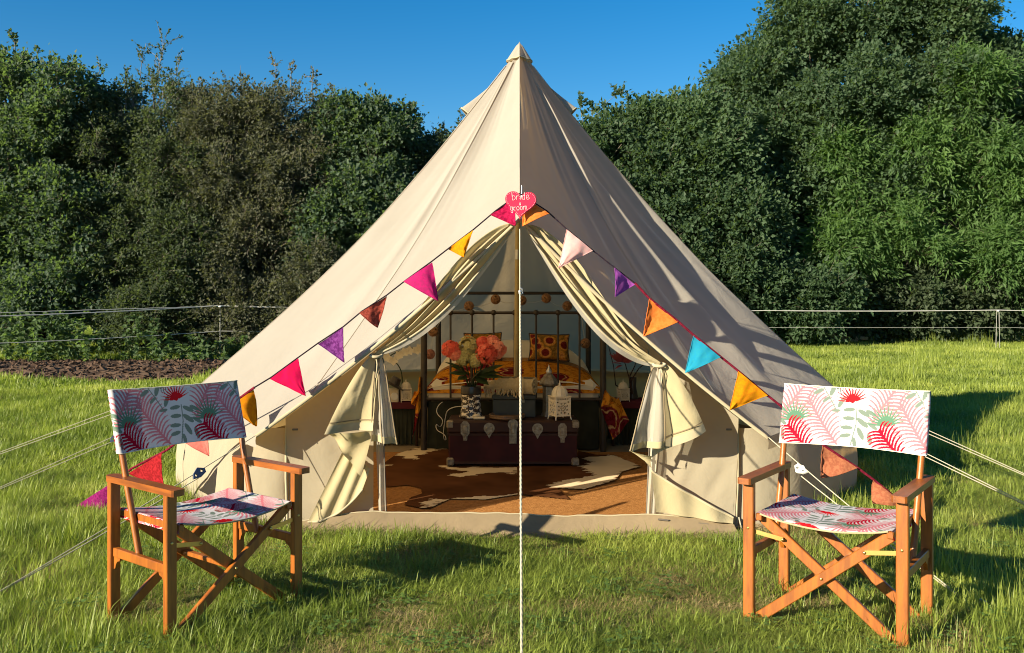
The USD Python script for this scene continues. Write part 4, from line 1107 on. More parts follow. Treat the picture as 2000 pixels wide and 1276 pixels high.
def lantern(name, label, c, w, h, m, rot=0.35):
    t = Thing(name, label, 'lantern', c, group=None)
    bh = h * 0.46; foot = h * 0.10
    R = trimesh.transformations.rotation_matrix(rot, [0, 0, 1])[:3, :3]
    def tr(vf):
        return vf[0] @ R.T + np.asarray(c), vf[1]
    pan = lattice_panel(w, bh)
    for k in range(4):
        a = k * np.pi / 2
        ex = np.array([math.cos(a), math.sin(a), 0]); en = np.array([-math.sin(a), math.cos(a), 0])
        part(t, 'panel', tr(extr(pan, w * 0.04, np.array([0, 0, foot]) - en * w * 0.5, ex, np.array([0, 0, 1.]), en)), m)
    for sx in (-1, 1):
        for sy in (-1, 1):
            part(t, 'foot', tr(merge([tube([[sx * w * .5, sy * w * .5, foot + bh], [sx * w * .5, sy * w * .5, foot], [sx * w * .56, sy * w * .56, 0]], [w * .045, w * .05, w * .03], 6)])), m)
    part(t, 'rim', tr(merge([box(0, 0, foot + bh + h * 0.012, w * 1.16, w * 1.16, h * 0.024, 0.002), box(0, 0, foot, w * 1.06, w * 1.06, h * 0.016, 0.001)])), m)
    dz = foot + bh + h * 0.024
    dome = [(w * 0.50 * math.cos(k) ** 0.8, dz + h * 0.24 * math.sin(k)) for k in np.linspace(0, 1.45, 9)]
    d = part(t, 'dome', tr(lathe(dome, 20)), m, smooth=True)
    # pierced look: raised ribs over the dome
    ribs = []
    for k in range(10):
        a = k * np.pi / 5
        pr = np.array([[x * math.cos(a) * 1.02, x * math.sin(a) * 1.02, z + 0.001] for x, z in dome])
        ribs.append(tube(pr, w * 0.022, 4))
    part(d, 'rib', tr(merge(ribs)), m)
    part(t, 'finial', tr(lathe([(0.001, dz + h * 0.23), (w * .10, dz + h * .235), (w * .05, dz + h * .27), (w * .07, dz + h * .29), (w * .025, dz + h * .32), (0.001, dz + h * .39)], 10)), m, smooth=True)
    part(t, 'candle', tr(lathe([(0.001, foot + 0.004), (w * .22, foot + 0.004), (w * .22, foot + bh * .4), (0.001, foot + bh * .42)], 12)), 'cream_ceramic', smooth=30)
lantern('metal_lantern', 'pierced white metal lantern standing on the trunk', on_trunk(1093, 7.2), 0.122, 0.315, 'white_enamel', 0.42)
dl = on_trunk(1072, 7.4)
dk = Thing('dark_lantern', 'tall dark metal lantern behind the white one on the trunk', 'lantern', dl)
part(dk, 'lantern_body', lathe([(0.065, 0.0), (0.06, 0.02), (0.05, 0.04), (0.05, 0.235), (0.062, 0.25)], 6, dl), 'tarnished_steel')
part(dk, 'roof', lathe([(0.075, 0.25), (0.078, 0.262), (0.062, 0.30), (0.035, 0.33), (0.02, 0.345)], 6, dl), 'tarnished_steel')
part(dk, 'finial', lathe([(0.02, 0.345), (0.026, 0.36), (0.012, 0.38), (0.001, 0.415)], 10, dl), 'steel', smooth=True)
part(dk, 'ring', tube(np.stack([dl[0] + 0.018 * np.cos(np.linspace(0, 6.28, 14)), np.full(14, dl[1]), dl[2] + 0.375 + 0.018 * np.sin(np.linspace(0, 6.28, 14))], -1), 0.003, 4), 'dark_iron')
# cable
cb = Thing('cable', 'thin white cable looping from the bed to the trunk', 'cable', P(870, 790, 7.6))
cpix = [(395, 640), (370, 670), (375, 700), (395, 725), (385, 755), (368, 745), (370, 770), (400, 790), (412, 815), (400, 800), (408, 720), (420, 680), (450, 664), (490, 660)]
from scipy.interpolate import CubicSpline
cp = np.array([P(*C1(*p), 7.60 - 0.03 * k) for k, p in enumerate(cpix)])
part(cb, 'flex', tube(CubicSpline(np.arange(len(cp)), cp)(np.linspace(0, len(cp) - 1, 90)), 0.0035, 5), 'pale_wire', smooth=True)
part(cb, 'plug', box(*(cp[-1] + [0.02, 0, 0]), 0.04, 0.02, 0.02, 0.004), 'white_plastic')

# ---- bedside tables
cloth('plum_runner', (0.10, 0.025, 0.035), trans=0.02, scale=12)
def side_table(u0, u1, v, y, label):
    x0, x1 = (u0 - 1000) / F * y, (u1 - 1000) / F * y
    z = CH - (v - HOR) / F * y; zb_ = float(zf(y))
    cx = (x0 + x1) / 2
    t = Thing('bedside_table', label, 'table', (cx, y + 0.2, zb_))
    part(t, 'tabletop', box(cx, y + 0.2, z - 0.015, x1 - x0, 0.42, 0.03, 0.004), 'trunk_lid')
    for sx in (x0 + 0.03, x1 - 0.03):
        for sy in (y + 0.03, y + 0.37):
            part(t, 'leg', tube([[sx, sy, zb_], [sx, sy, z - 0.03]], [0.014, 0.02], 8), 'trunk_lid', smooth=True)
    part(t, 'runner', box(cx, y + 0.19, z - 0.02, (x1 - x0) * 1.01, 0.41, 0.055, 0.004), 'plum_runner')
    def sk(U, V):
        return np.stack([x0 + 0.01 + (x1 - x0 - 0.02) * U + 0.006 * np.sin(V * 3 + U * 40), y + 0.03 + 0.014 * np.sin(U * 55) * V, (z - 0.05) * (1 - V) + (zb_ + 0.01) * V], -1)
    part(t, 'skirt', grid(80, 5, sk), 'dark_valance', smooth=True)
    return cx, z, y
lx, lz, ly = side_table(742, 820, 788, 7.95, 'dark bedside table with plum runner under the orchid')
rx, rz, ry = side_table(1192, 1268, 787, 7.95, 'dark bedside table under the pink protea branch')
lantern('metal_lantern', 'small pierced white lantern beside the orchid', np.array([(793 - 1000) / F * 8.0, 8.0, lz]), 0.085, 0.215, 'shadow_enamel', 0.2)
lantern('metal_lantern', 'small pierced white lantern beside the protea branch', np.array([(1217 - 1000) / F * 8.0, 8.0, rz]), 0.08, 0.21, 'shadow_enamel', 0.3)
# orchid
def q8(x, y, d=8.05):
    return P(*C1(x, y), d)
orc = Thing('orchid', 'white orchid spray arching over the bedside clock', 'orchid', q8(200, 650, 8.1))
part(orc, 'pot', lathe([(0.001, 0), (0.05, 0), (0.06, 0.10), (0.052, 0.10), (0.05, 0.08), (0.001, 0.08)], 16, np.array([q8(165, 0)[0], 8.15, lz])), 'vase_black', smooth=40)
st_ = np.array([np.array([q8(165, 0)[0], 8.15, lz + 0.08]), q8(205, 560, 8.12), q8(190, 470), q8(150, 425), q8(215, 395), q8(285, 380)])
part(orc, 'stem', tube(CubicSpline(np.arange(6), st_)(np.linspace(0, 5, 30)), 0.005, 5), 'hyd_leaf', smooth=True)
for k, (x, y) in enumerate(((135, 430), (165, 445), (190, 420), (215, 405), (240, 398), (275, 395), (290, 385))):
    c = q8(x, y, 8.0)
    vs, fs, n = [], [], 0
    for j in range(5):
        a = j * 2 * np.pi / 5 + k
        e1 = np.array([math.cos(a), -0.25, math.sin(a)]); e2 = np.array([-math.sin(a), 0, math.cos(a)])
        s_ = 0.04
        vs += [c, c + e1 * s_ * .6 + e2 * s_ * .45, c + e1 * s_ * 1.1, c + e1 * s_ * .6 - e2 * s_ * .45]; fs += [(n, n + 1, n + 2), (n, n + 2, n + 3)]; n += 4
    part(orc, 'flower', (np.array(vs), np.array(fs)), 'white_petal')
for a, b in (((160, 640), (110, 545)), ((170, 640), (215, 540)), ((165, 640), (190, 590))):
    part(orc, 'leaf', leaf_blade(q8(*a, 8.14), q8(*b, 8.05), 0.028), 'hyd_leaf', smooth=True)
clk = Thing('alarm_clock', 'small pale box clock on the plum runner', 'clock', q8(165, 648, 7.99))
cc = q8(165, 612, 7.99)
part(clk, 'clock_case', box(cc[0], 8.0, cc[2] + 0.005, 0.09, 0.05, 0.125, 0.008), 'cream_ceramic')
part(clk, 'dial', lathe([(0.001, 0), (0.03, 0.0), (0.033, 0.004)], 20, (0, 0, 0)) if False else (lathe([(0.001, 0.004), (0.03, 0.004), (0.033, 0.0)], 20)[0][:, [0, 2, 1]] * [1, -1, 1] + [cc[0] + 0.01, 7.973, cc[2]], lathe([(0.001, 0.004), (0.03, 0.004), (0.033, 0.0)], 20)[1]), 'white_plastic')
hat = Thing('sun_hat', 'dark brimmed hat hanging above the bedside clock', 'hat', q8(165, 560, 7.93))
hc = q8(168, 552, 7.96)
hv, hf = lathe([(0.001, 0.06), (0.04, 0.055), (0.05, 0.0), (0.10, -0.012), (0.102, -0.014), (0.05, -0.004)], 24)
Rh = trimesh.transformations.rotation_matrix(0.5, [0, 1, 0])[:3, :3]
part(hat, 'crown', (hv[:72] @ Rh.T + hc, lathe([(0.001, 0.06), (0.04, 0.055), (0.05, 0.0)], 24)[1]), 'dark_iron', smooth=40)
part(hat, 'brim', (hv[48:] @ Rh.T + hc, lathe([(1, 1), (1, 1), (1, 1), (1, 1)], 24)[1]), 'dark_iron', smooth=True)
# protea branch
pr = Thing('protea_branch', 'pink protea flower on a bare branch in a tall vase', 'flower', (q8(1300, 0, 8.2)[0], 8.2, rz))
pb = np.array([q8(1290, 0, 8.2)[0], 8.2, rz])
part(pr, 'vase', lathe([(0.001, 0), (0.045, 0), (0.05, 0.02), (0.03, 0.12), (0.035, 0.2), (0.03, 0.2), (0.001, 0.02)], 16, pb), 'vase_black', smooth=40)
for pts in ([(1290, 600), (1272, 520), (1255, 460), (1240, 430)], [(1280, 540), (1320, 480), (1370, 440)], [(1275, 520), (1300, 470), (1310, 430)], [(1290, 600), (1210, 560), (1200, 470), (1165, 330)]):
    q = np.array([q8(x, y, 8.15) for x, y in pts])
    part(pr, 'twig', tube(q, np.linspace(0.007, 0.003, len(q)), 5), 'trunk_lid', smooth=True)
ctr = q8(1238, 425, 8.1)
vs, fs, n = [], [], 0
rng = np.random.default_rng(9)
for j in range(40):
    d = np.array([rng.normal() * 0.75, rng.normal() * 0.5 - 0.2, abs(rng.normal()) * 0.6 + 0.25]); d /= np.linalg.norm(d)
    w = np.cross(d, [0.2, 1, 0.1]); w /= np.linalg.norm(w)
    b0 = ctr + [0, 0, -0.05]; L_ = rng.uniform(0.09, 0.14)
    vs += [b0, b0 + d * L_ * .5 + w * .018, b0 + d * L_, b0 + d * L_ * .5 - w * .018]; fs += [(n, n + 1, n + 2), (n, n + 2, n + 3)]; n += 4
part(pr, 'flower_head', (np.array(vs), np.array(fs)), 'protea_petal')
for a, b in (((1240, 460), (1190, 440)), ((1245, 455), (1285, 430)), ((1240, 465), (1205, 470))):
    part(pr, 'leaf', leaf_blade(q8(*a, 8.1), q8(*b, 8.05), 0.014), 'protea_petal', smooth=True)
# ------------------------------------------------------------ printed director's chairs
WHITE = np.array([0.50, 0.485, 0.50])
def ribline(base, tip, wid, n, lw, bow=0.12, back=0.35):
    base, tip = np.array(base, float), np.array(tip, float)
    d = tip - base; Ln = np.linalg.norm(d); d /= Ln; p = np.array([-d[1], d[0]])
    out = []
    mid = [base + d * Ln * t + p * bow * Ln * 4 * t * (1 - t) * 0.2 for t in np.linspace(0, 1, 12)]
    out.append(LineString(mid).buffer(lw * 0.7, 2))
    for k in range(n):
        t = (k + 0.6) / n
        o = base + d * Ln * t + p * bow * Ln * 4 * t * (1 - t) * 0.2
        w = wid * math.sin(math.pi * min(1, 0.12 + 0.86 * (1 - t))) ** 0.6
        for sg in (-1, 1):
            e = o + p * sg * w + d * w * back * (0.9 + 0.3 * t)
            m = (o + e) / 2 + d * w * 0.30
            q = [o * (1 - s) ** 2 + 2 * m * s * (1 - s) + e * s * s for s in np.linspace(0, 1, 7)]
            a = LineString(q)
            out.append(unary_union([LineString(q[:4]).buffer(lw * 0.62, 2), LineString(q[3:6]).buffer(lw * 0.5, 2), LineString(q[5:]).buffer(lw * 0.3, 2)]))
    return unary_union(out)
def fan(c, ang, R, n, spread=2.5):
    c = np.array(c, float); out = [Point(*c).buffer(R * 0.36)]
    out = [Polygon([c + R * r_ * np.array([math.cos(ang + a_), math.sin(ang + a_)]) for a_, r_ in ((-spread / 2, 0.24), (-spread / 4, 0.32), (0, 0.32), (spread / 4, 0.32), (spread / 2, 0.24), (math.pi, 0.10))])]
    for k in range(n):
        a = ang + (k / (n - 1) - 0.5) * spread
        Lk = R * (0.95 + 0.3 * math.cos((k / (n - 1) - 0.5) * 2.2))
        e = c + Lk * np.array([math.cos(a), math.sin(a)])
        w = np.array([-math.sin(a), math.cos(a)]) * R * 0.046
        b = c + 0.2 * R * np.array([math.cos(a), math.sin(a)])
        out.append(Polygon([b - w * 1.4, c + 0.6 * (e - c) - w * 0.8, e, c + 0.6 * (e - c) + w * 0.8, b + w * 1.4]))
    return unary_union(out)
def twig(path, leaves, lw=0.0022):
    out = [LineString(path).buffer(lw)]
    for (x, y, ang, ln) in leaves:
        e = affinity.rotate(affinity.scale(Point(0, 0).buffer(1, 8), ln, ln * 0.36), ang, origin=(0, 0))
        out.append(affinity.translate(e, x, y))
    return unary_union(out)
def pattern():
    """One repeat of the leaf print, 0.30 m wide, as (shape, colour) layers; x right, y up, 0..0.27."""
    pale = (0.62, 0.25, 0.28); rose = (0.47, 0.15, 0.18); red = (0.52, 0.012, 0.018); crim = (0.34, 0.008, 0.024)
    grn = (0.085, 0.18, 0.12); sage = (0.145, 0.185, 0.155); dark = (0.10, 0.12, 0.12)
    Ls = []
    Ls.append((ribline((0.015, 0.105), (0.125, 0.290), 0.082, 12, 0.0072), rose))
    Ls.append((ribline((0.270, 0.005), (0.130, 0.215), 0.096, 15, 0.0072), rose))
    Ls.append((twig([(0.19, 0.275), (0.225, 0.22), (0.265, 0.150)], [(0.175, 0.245, 30, 0.026), (0.238, 0.255, 70, 0.030), (0.212, 0.210, 40, 0.022), (0.278, 0.20, 65, 0.028), (0.258, 0.160, 5, 0.020), (0.165, 0.27, 10, 0.02)]), sage))
    Ls.append((ribline((0.325, 0.287), (0.255, 0.262), 0.036, 6, 0.0034, back=0.1), dark))
    Ls.append((twig([(0.348, 0.178), (0.348, 0.10), (0.328, 0.0)], [(0.316, 0.168, 8, 0.026), (0.380, 0.156, -28, 0.029), (0.316, 0.128, 0, 0.027), (0.376, 0.112, -38, 0.032), (0.308, 0.085, 0, 0.027), (0.370, 0.062, -62, 0.031), (0.304, 0.048, 12, 0.026), (0.346, 0.018, -80, 0.025)], 0.0026), sage))
    Ls.append((twig([(0.43, 0.09), (0.39, 0.115)], [(0.012, 0.158, -25, 0.026), (0.020, 0.10, -35, 0.026), (0.010, 0.04, -75, 0.028)], 0.0026), sage))
    Ls.append((fan((0.328, 0.205), 1.75, 0.074, 12, 2.7), red))
    Ls.append((fan((0.080, 0.108), 1.75, 0.086, 13, 2.8), grn))
    Ls.append((ribline((0.165, -0.040), (0.050, 0.082), 0.074, 10, 0.0078, back=0.45), crim))
    return Ls
LAYERS = pattern()
def print_cols(X, Y):
    """Colours of the print at cloth coordinates in metres."""
    x = np.mod(X, 0.40); y = np.mod(Y, 0.275)
    c = np.tile(WHITE, x.shape + (1,))
    for shp, colr in LAYERS:
        shapely.prepare(shp)
        m = shapely.contains_xy(shp, x, y) | shapely.contains_xy(shp, x - 0.40, y) | shapely.contains_xy(shp, x + 0.40, y)
        c[m] = colr
    return c
def cloth_grid(nu, nv, fn, w, h, ox, oy, flipv=False):
    v, f = grid(nu, nv, fn)
    U, V = np.meshgrid(np.linspace(0, 1, nu), np.linspace(0, 1, nv))
    c = print_cols(ox + U * w, oy + (1 - V) * h)
    return v, f, c.reshape(-1, 3)

HW, HD = 0.312, 0.222      # half spacing of the legs across and in depth
def make_chair(loc, rotz, label):
    t = Thing('director_chair', label, 'chair', loc, rotz)
    t0 = Thing.__new__(Thing); t.loc = np.zeros(3)
    W = 'oiled_wood'
    for sx in (-1, 1):
        for sy in (-1, 1):
            x, y = sx * HW, sy * HD
            lg = part(t, 'leg', box(x, y, 0.295, 0.046, 0.030, 0.60, 0.003), W)
            if sy < 0:
                part(lg, 'screw', [ball((x, y - 0.016, 0.40), (0.006, 0.003, 0.006), 1)], 'brass')
            # little curved gusset below the rail
            g = Polygon([(0, 0), (0, -0.055), (0.012, -0.05), (0.02, -0.03), (0.03, -0.018), (0.05, -0.012), (0.055, 0)])
            part(lg, 'gusset', extr(g, 0.018, np.array([x - 0.009, y - sy * 0.015, 0.274]), np.array([0, -sy, 0.]), np.array([0, 0, 1.]), np.array([1., 0, 0])), W)
        arm = Polygon([(-0.275, -0.022), (-0.268, -0.029), (0.245, -0.029), (0.262, -0.016), (0.262, 0.016), (0.245, 0.029), (-0.268, 0.029), (-0.275, 0.022)])
        am = trimesh.creation.extrude_polygon(arm, 0.026, engine='earcut')
        v = np.asarray(am.vertices)[:, [1, 0, 2]] * [1, 1, 1] + [sx * HW, -0.012, 0.595]
        fcs = np.asarray(am.faces)[:, ::-1]
        part(t, 'armrest', (v, fcs), 'arm_wood')
        part(t, 'lower_rail', box(sx * HW, 0, 0.293, 0.026, 2 * HD - 0.030, 0.038, 0.003), W)
        part(t, 'seat_rail', bar((sx * (HW - 0.045), -HD - 0.01, 0.452), (sx * (HW - 0.045), HD + 0.02, 0.452), 0.026, 0.03), W)
        post = [[sx * (HW - 0.021), 0.045, 0.285], [sx * (HW - 0.016), 0.145, 0.60], [sx * (HW - 0.006), 0.25, 0.975]]
        part(t, 'back_post', tube(post, [0.014, 0.014, 0.013], 10), W, smooth=40)
    for yy, dy in ((-HD + 0.012, 0.024), (HD - 0.012, -0.024)):
        for k, sx in enumerate((-1, 1)):
            y = yy + (dy if k else 0)
            lo, hi = np.array([sx * (HW - 0.03), y, 0.012]), np.array([-sx * (HW - 0.045), y, 0.445])
            xb = part(t, 'cross_strut', bar(lo, hi, 0.021, 0.042, up=(0, 1, 0)) if False else bar(lo, hi, 0.021, 0.044, up=(0, 0, 1)), W)
            if yy < 0:
                m = lo + (hi - lo) * 0.82
                lx = -sx * (HW - 0.016)
                part(xb, 'bracket', bar((lx, y - 0.016 - 0.012 * k, 0.385), m + [0, -0.016 - 0.012 * k, 0.0], 0.003, 0.018), 'brass')
                part(xb, 'bolt', [ball(m + [0, -0.019 - 0.012 * k, 0], (0.007, 0.005, 0.007), 1), ball((lx - sx * 0.0, y - 0.019 - 0.012 * k, 0.385), (0.006, 0.004, 0.006), 1)] + ([ball(lo + (hi - lo) * 0.505 + [0, -0.014, 0], (0.006, 0.004, 0.006), 1)] if k == 0 else []), 'brass')
    part(t, 'stretcher', bar((0, -HD + 0.03, 0.232), (0, HD - 0.03, 0.232), 0.03, 0.02), W)
    # seat cloth: wraps both rails, sags in the middle
    xr = HW - 0.045
    def seat(U, V):
        a = (U - 0.5) * 2
        path = np.clip(U, 0, 1)
        s = a * (xr + 0.05)
        over = np.clip(np.abs(s) - (xr + 0.008), 0, None)
        x = np.sign(s) * np.minimum(np.abs(s), xr + 0.008 + over * 0.15)
        z = 0.471 - 0.026 * np.clip(1 - (s / xr) ** 2, 0, 1) - over * 0.95
        y = -HD - 0.012 + (2 * HD + 0.03) * V
        z = z - 0.010 * np.exp(-((V - 0.0) / 0.03) ** 2) * np.clip(1 - (s / xr) ** 2, 0, 1) + 0.004 * (meshkit.fbm(np.stack([x * 9, y * 12, 0 * x], -1), 2, 6) - 0.5)
        return np.stack([x, y, z], -1)
    v, f, c = cloth_grid(230, 190, seat, 2 * xr + 0.1, 2 * HD + 0.03, 0.07, 0.03)
    st = part(t, 'seat', (v, f), 'printed_canvas', smooth=True, col=c)
    hv = seat(np.linspace(0.09, 0.91, 60), np.zeros(60))
    part(st, 'seat_hem', tube(hv + [0, 0, -0.002], 0.004, 5), 'flap_canvas', smooth=True)
    # back cloth: sleeves round the posts at both ends
    bx = HW - 0.007
    def back(U, V):
        s = (U - 0.5) * 2 * (bx + 0.028)
        a = np.abs(s) / bx
        x = np.sign(s) * np.minimum(np.abs(s), bx + 0.0165)
        over = np.clip(np.abs(s) - bx, 0, None)
        z = 0.985 - 0.268 * V
        y0 = np.interp(z, [0.285, 0.60, 0.975], [0.045, 0.145, 0.25])
        y = y0 - 0.0165 * np.sqrt(np.clip(1 - (over / 0.0165) ** 2, 0, 1)) * 1.0 + 0.028 * np.clip(1 - a ** 2, 0, 1) * (0.8 + 0.4 * V)
        y = y + np.where(over > 0.0165, 0.006, 0) + 0.006 * (meshkit.fbm(np.stack([s * 8, z * 8, 0 * z], -1), 2, 16) - 0.5)
        z = z - 0.006 * np.clip(1 - a ** 2, 0, 1) * (1 - 2 * V)
        return np.stack([x, y, z], -1)
    v, f, c = cloth_grid(300, 140, back, 2 * bx + 0.056, 0.268, 0.0, 0.0)
    bk_ = part(t, 'backrest', (v, f), 'printed_canvas', smooth=True, col=c)
    for vv in (0.0, 1.0):
        part(bk_, 'back_hem', tube(back(np.linspace(0.02, 0.98, 60), np.full(60, vv)) + [0, 0, 0.0], 0.0022, 4), 'white_linen', smooth=True)
    def slv(sx):
        def fn(U, V):
            th = U * 2 * np.pi
            z = 0.984 - 0.266 * V
            y0 = np.interp(z, [0.285, 0.60, 0.975], [0.045, 0.145, 0.25]); x0 = sx * (HW - 0.007)
            return np.stack([x0 + 0.0160 * np.cos(th), y0 + 0.0160 * np.sin(th), z], -1)
        return fn
    for sx in (-1, 1):
        v, f = grid(20, 90, slv(sx))
        U, V = np.meshgrid(np.linspace(0, 1, 20), np.linspace(0, 1, 90))
        c = print_cols((0.01 if sx < 0 else 0.24) + 0.02 * np.cos(U * 6.283), (1 - V) * 0.268).reshape(-1, 3)
        part(bk_, 'sleeve', (v, f), 'printed_canvas', smooth=True, col=c)
    return t
cR = (1.405, 3.97, float(gz(1.405, 3.97)) - 0.005)
cL = (-1.345, 4.07, float(gz(-1.345, 4.07)) - 0.005)
ch0 = make_chair(cL, 51.0, 'wooden folding chair in leaf print cloth, backrest in shade')
x = UsdGeom.Xform.Define(stage, '/World/director_chair_001')
x.GetPrim().GetReferences().AddInternalReference(ch0.path)
x.GetPrim().SetInstanceable(True)
x.ClearXformOpOrder()
x.AddTranslateOp(opSuffix='') if False else None
x.GetPrim().GetAttribute('xformOp:translate').Set(Gf.Vec3d(*cR))
x.GetPrim().GetAttribute('xformOp:rotateZ').Set(-35.5)
UsdGeom.Xformable(x).SetXformOpOrder([UsdGeom.XformOp(x.GetPrim().GetAttribute('xformOp:translate')), UsdGeom.XformOp(x.GetPrim().GetAttribute('xformOp:rotateZ'))])
tag(x.GetPrim(), 'wooden folding chair in leaf print cloth, white backrest fully sunlit', 'chair')
# ------------------------------------------------------------ grass
cloth_ = None
def bladepatch(n, r, h0, h1, w, seed, lean=0.6, segs=2):
    rg = np.random.default_rng(seed)
    a = rg.uniform(0, 2 * np.pi, n); d = r * np.sqrt(rg.uniform(0, 1, n))
    bx, by = d * np.cos(a), d * np.sin(a)
    h = rg.uniform(h0 * 0.7, h1, n) * (1 + 0.45 * (rg.uniform(0, 1, n) > 0.93))
    th = rg.uniform(0, 2 * np.pi, n)
    comb = rg.normal(0.4, 0.9, n)
    lx, ly = np.cos(th) * 0.8 + 0.10, np.sin(th) * 0.7
    ln = rg.uniform(0.1, 1.0, n) ** 0.8 * lean
    nx, ny = -ly / np.hypot(lx, ly), lx / np.hypot(lx, ly)
    rows = []
    for k in range(segs + 1):
        t = k / segs
        z = h * (t - 0.36 * np.minimum(ln, 1.6) * t * t); o = h * ln * t ** 1.6 * 0.9
        ww = w * (1 - t) ** 0.6 * rg.uniform(0.75, 1.25, n) if k < segs else np.zeros(n)
        cx, cy = bx + lx * o, by + ly * o
        if k < segs:
            rows.append(np.stack([cx - nx * ww, cy - ny * ww, z - (0.012 if k == 0 else 0)], -1)); rows.append(np.stack([cx + nx * ww, cy + ny * ww, z - (0.012 if k == 0 else 0)], -1))
        else:
            rows.append(np.stack([cx, cy, z], -1))
    m = len(rows)
    v = np.stack(rows, 1).reshape(-1, 3)
    base = np.arange(n)[:, None] * m
    f = []
    for k in range(segs - 1):
        q = 2 * k
        f += [[q, q + 1, q + 3], [q, q + 3, q + 2]]
    q = 2 * (segs - 1)
    f.append([q, q + 1, q + 2])
    f = (base[:, None] + np.array(f)[None].reshape(1, -1, 3)).reshape(-1, 3)
    return v, f
usdkit.material(stage, L + 'grass_blade', {
    'g': ('geometry', {}), 'oi': ('object_info', {}),
    'n': ('noise_texture', {'scale': 1.1, 'detail': 4.0, 'roughness': 0.65}), 'n2': ('noise_texture', {'scale': 0.55, 'detail': 3.0}), 'b2': ('math', {'math_type': 'multiply_add', 'value2': 1.0, 'value3': -0.47}), 's2': ('math', {'math_type': 'add'}),
    'a': ('math', {'math_type': 'multiply_add', 'value2': 0.8, 'value3': -0.40}), 's': ('math', {'math_type': 'add'}),
    'r': ('rgb_ramp', {'ramp': [(0.0, (0.17, 0.23, 0.04)), (0.30, (0.29, 0.35, 0.065)), (0.52, (0.40, 0.43, 0.11)), (0.68, (0.50, 0.47, 0.18)), (0.86, (0.50, 0.43, 0.18)), (1.0, (0.52, 0.42, 0.2))]}),
    'p': ('principled_bsdf', {'roughness': 0.45, 'specular_ior_level': 0.35}), 't': ('translucent_bsdf', {}), 'tm': ('mix_color', {'blend_type': 'multiply', 'fac': 1.0, 'b': (1.0, 1.1, 0.45)}), 'm': ('mix_closure', {'fac': 0.45})},
    [('g.position', 'n.vector'), ('g.random_per_island', 'a.value1'), ('a.value', 's.value1'), ('n.fac', 's.value2'), ('g.position', 'n2.vector'), ('n2.fac', 'b2.value1'), ('s.value', 's2.value1'), ('b2.value', 's2.value2'), ('s2.value', 'r.fac'), ('r.color', 'p.base_color'),
     ('r.color', 'tm.a'), ('tm.result', 't.color'), ('p.BSDF', 'm.closure1'), ('t.BSDF', 'm.closure2')], surface='m.closure')
pi = UsdGeom.PointInstancer.Define(stage, '/World/grass')
tag(pi.GetPrim(), 'rough mown meadow grass covering the field', 'grass', kind='stuff')
leafmat('dry_straw', (0.50, 0.41, 0.21), (0.30, 0.23, 0.10), tr=(0.3, 0.22, 0.08), nscale=3)
leafmat('clover_leaf', (0.14, 0.24, 0.05), (0.09, 0.16, 0.035), tr=(0.10, 0.2, 0.02), nscale=3)
protos = []
def proto(name, vf, m_='grass_blade'):
    m = usdkit.mesh(stage, '/World/grass/' + name, vf, L + m_, smooth=False)
    m.CreateDoubleSidedAttr(True)
    protos.append(m.GetPath())
    return len(protos) - 1
near = [proto(f'short_tuft_{k:03d}' if k else 'short_tuft', bladepatch(105, 0.11, 0.04, 0.10, 0.0019, 100 + k, 1.9, 3)) for k in range(5)]
midp = [proto(f'wide_tuft_{k:03d}' if k else 'wide_tuft', bladepatch(170, 0.2, 0.045, 0.11, 0.0034, 200 + k, 1.6, 2)) for k in range(4)]
farp = [proto(f'broad_patch_{k:03d}' if k else 'broad_patch', bladepatch(330, 0.45, 0.05, 0.12, 0.0075, 300 + k, 0.7, 2)) for k in range(4)]
tall = [proto(f'tall_tuft_{k:03d}' if k else 'tall_tuft', bladepatch(70, 0.12, 0.10, 0.20, 0.0026, 400 + k, 0.9, 3)) for k in range(3)]
tallf = [proto(f'seeded_tuft_{k:03d}' if k else 'seeded_tuft', bladepatch(90, 0.3, 0.18, 0.42, 0.006, 500 + k, 0.6, 2)) for k in range(3)]
straw = [proto(f'straw_tuft_{k:03d}' if k else 'straw_tuft', bladepatch(60, 0.16, 0.02, 0.06, 0.0016, 600 + k, 3.2, 3), 'dry_straw') for k in range(3)]
def clover(seed):
    rq = np.random.default_rng(seed); vs, fs, n = [], [], 0
    for j in range(26):
        c = np.array([*(rq.normal(size=2) * 0.05), rq.uniform(0.025, 0.06)]); a0 = rq.uniform(0, 6.28)
        for q in range(3):
            a = a0 + q * 2.094; e = np.array([math.cos(a), math.sin(a), 0.25]); s_ = np.array([-math.sin(a), math.cos(a), 0])
            k_ = rq.uniform(0.010, 0.016)
            vs += [c, c + e * k_ * .6 + s_ * k_ * .5, c + e * k_ * 1.1, c + e * k_ * .6 - s_ * k_ * .5]; fs += [(n, n + 1, n + 2), (n, n + 2, n + 3)]; n += 4
    return np.array(vs), np.array(fs)
clov = [proto(f'clover_tuft_{k:03d}' if k else 'clover_tuft', clover(700 + k), 'clover_leaf') for k in range(2)]
rg = np.random.default_rng(77)
PX, PK, PS = [], [], []
def in_tent(x, y, m):
    r = np.hypot(x - 0.03, np.where(y > 7.6, (y - 7.6) / 1.15, y - 7.6))
    front = (y > 5.44 - m) & (np.abs(x) < 1.33 + m)
    return (r < 2.52 + m) & ((y > 5.40 - m) | (r < 2.52 + m)) & ((r < 2.3) | front | (y > 5.45 - m))
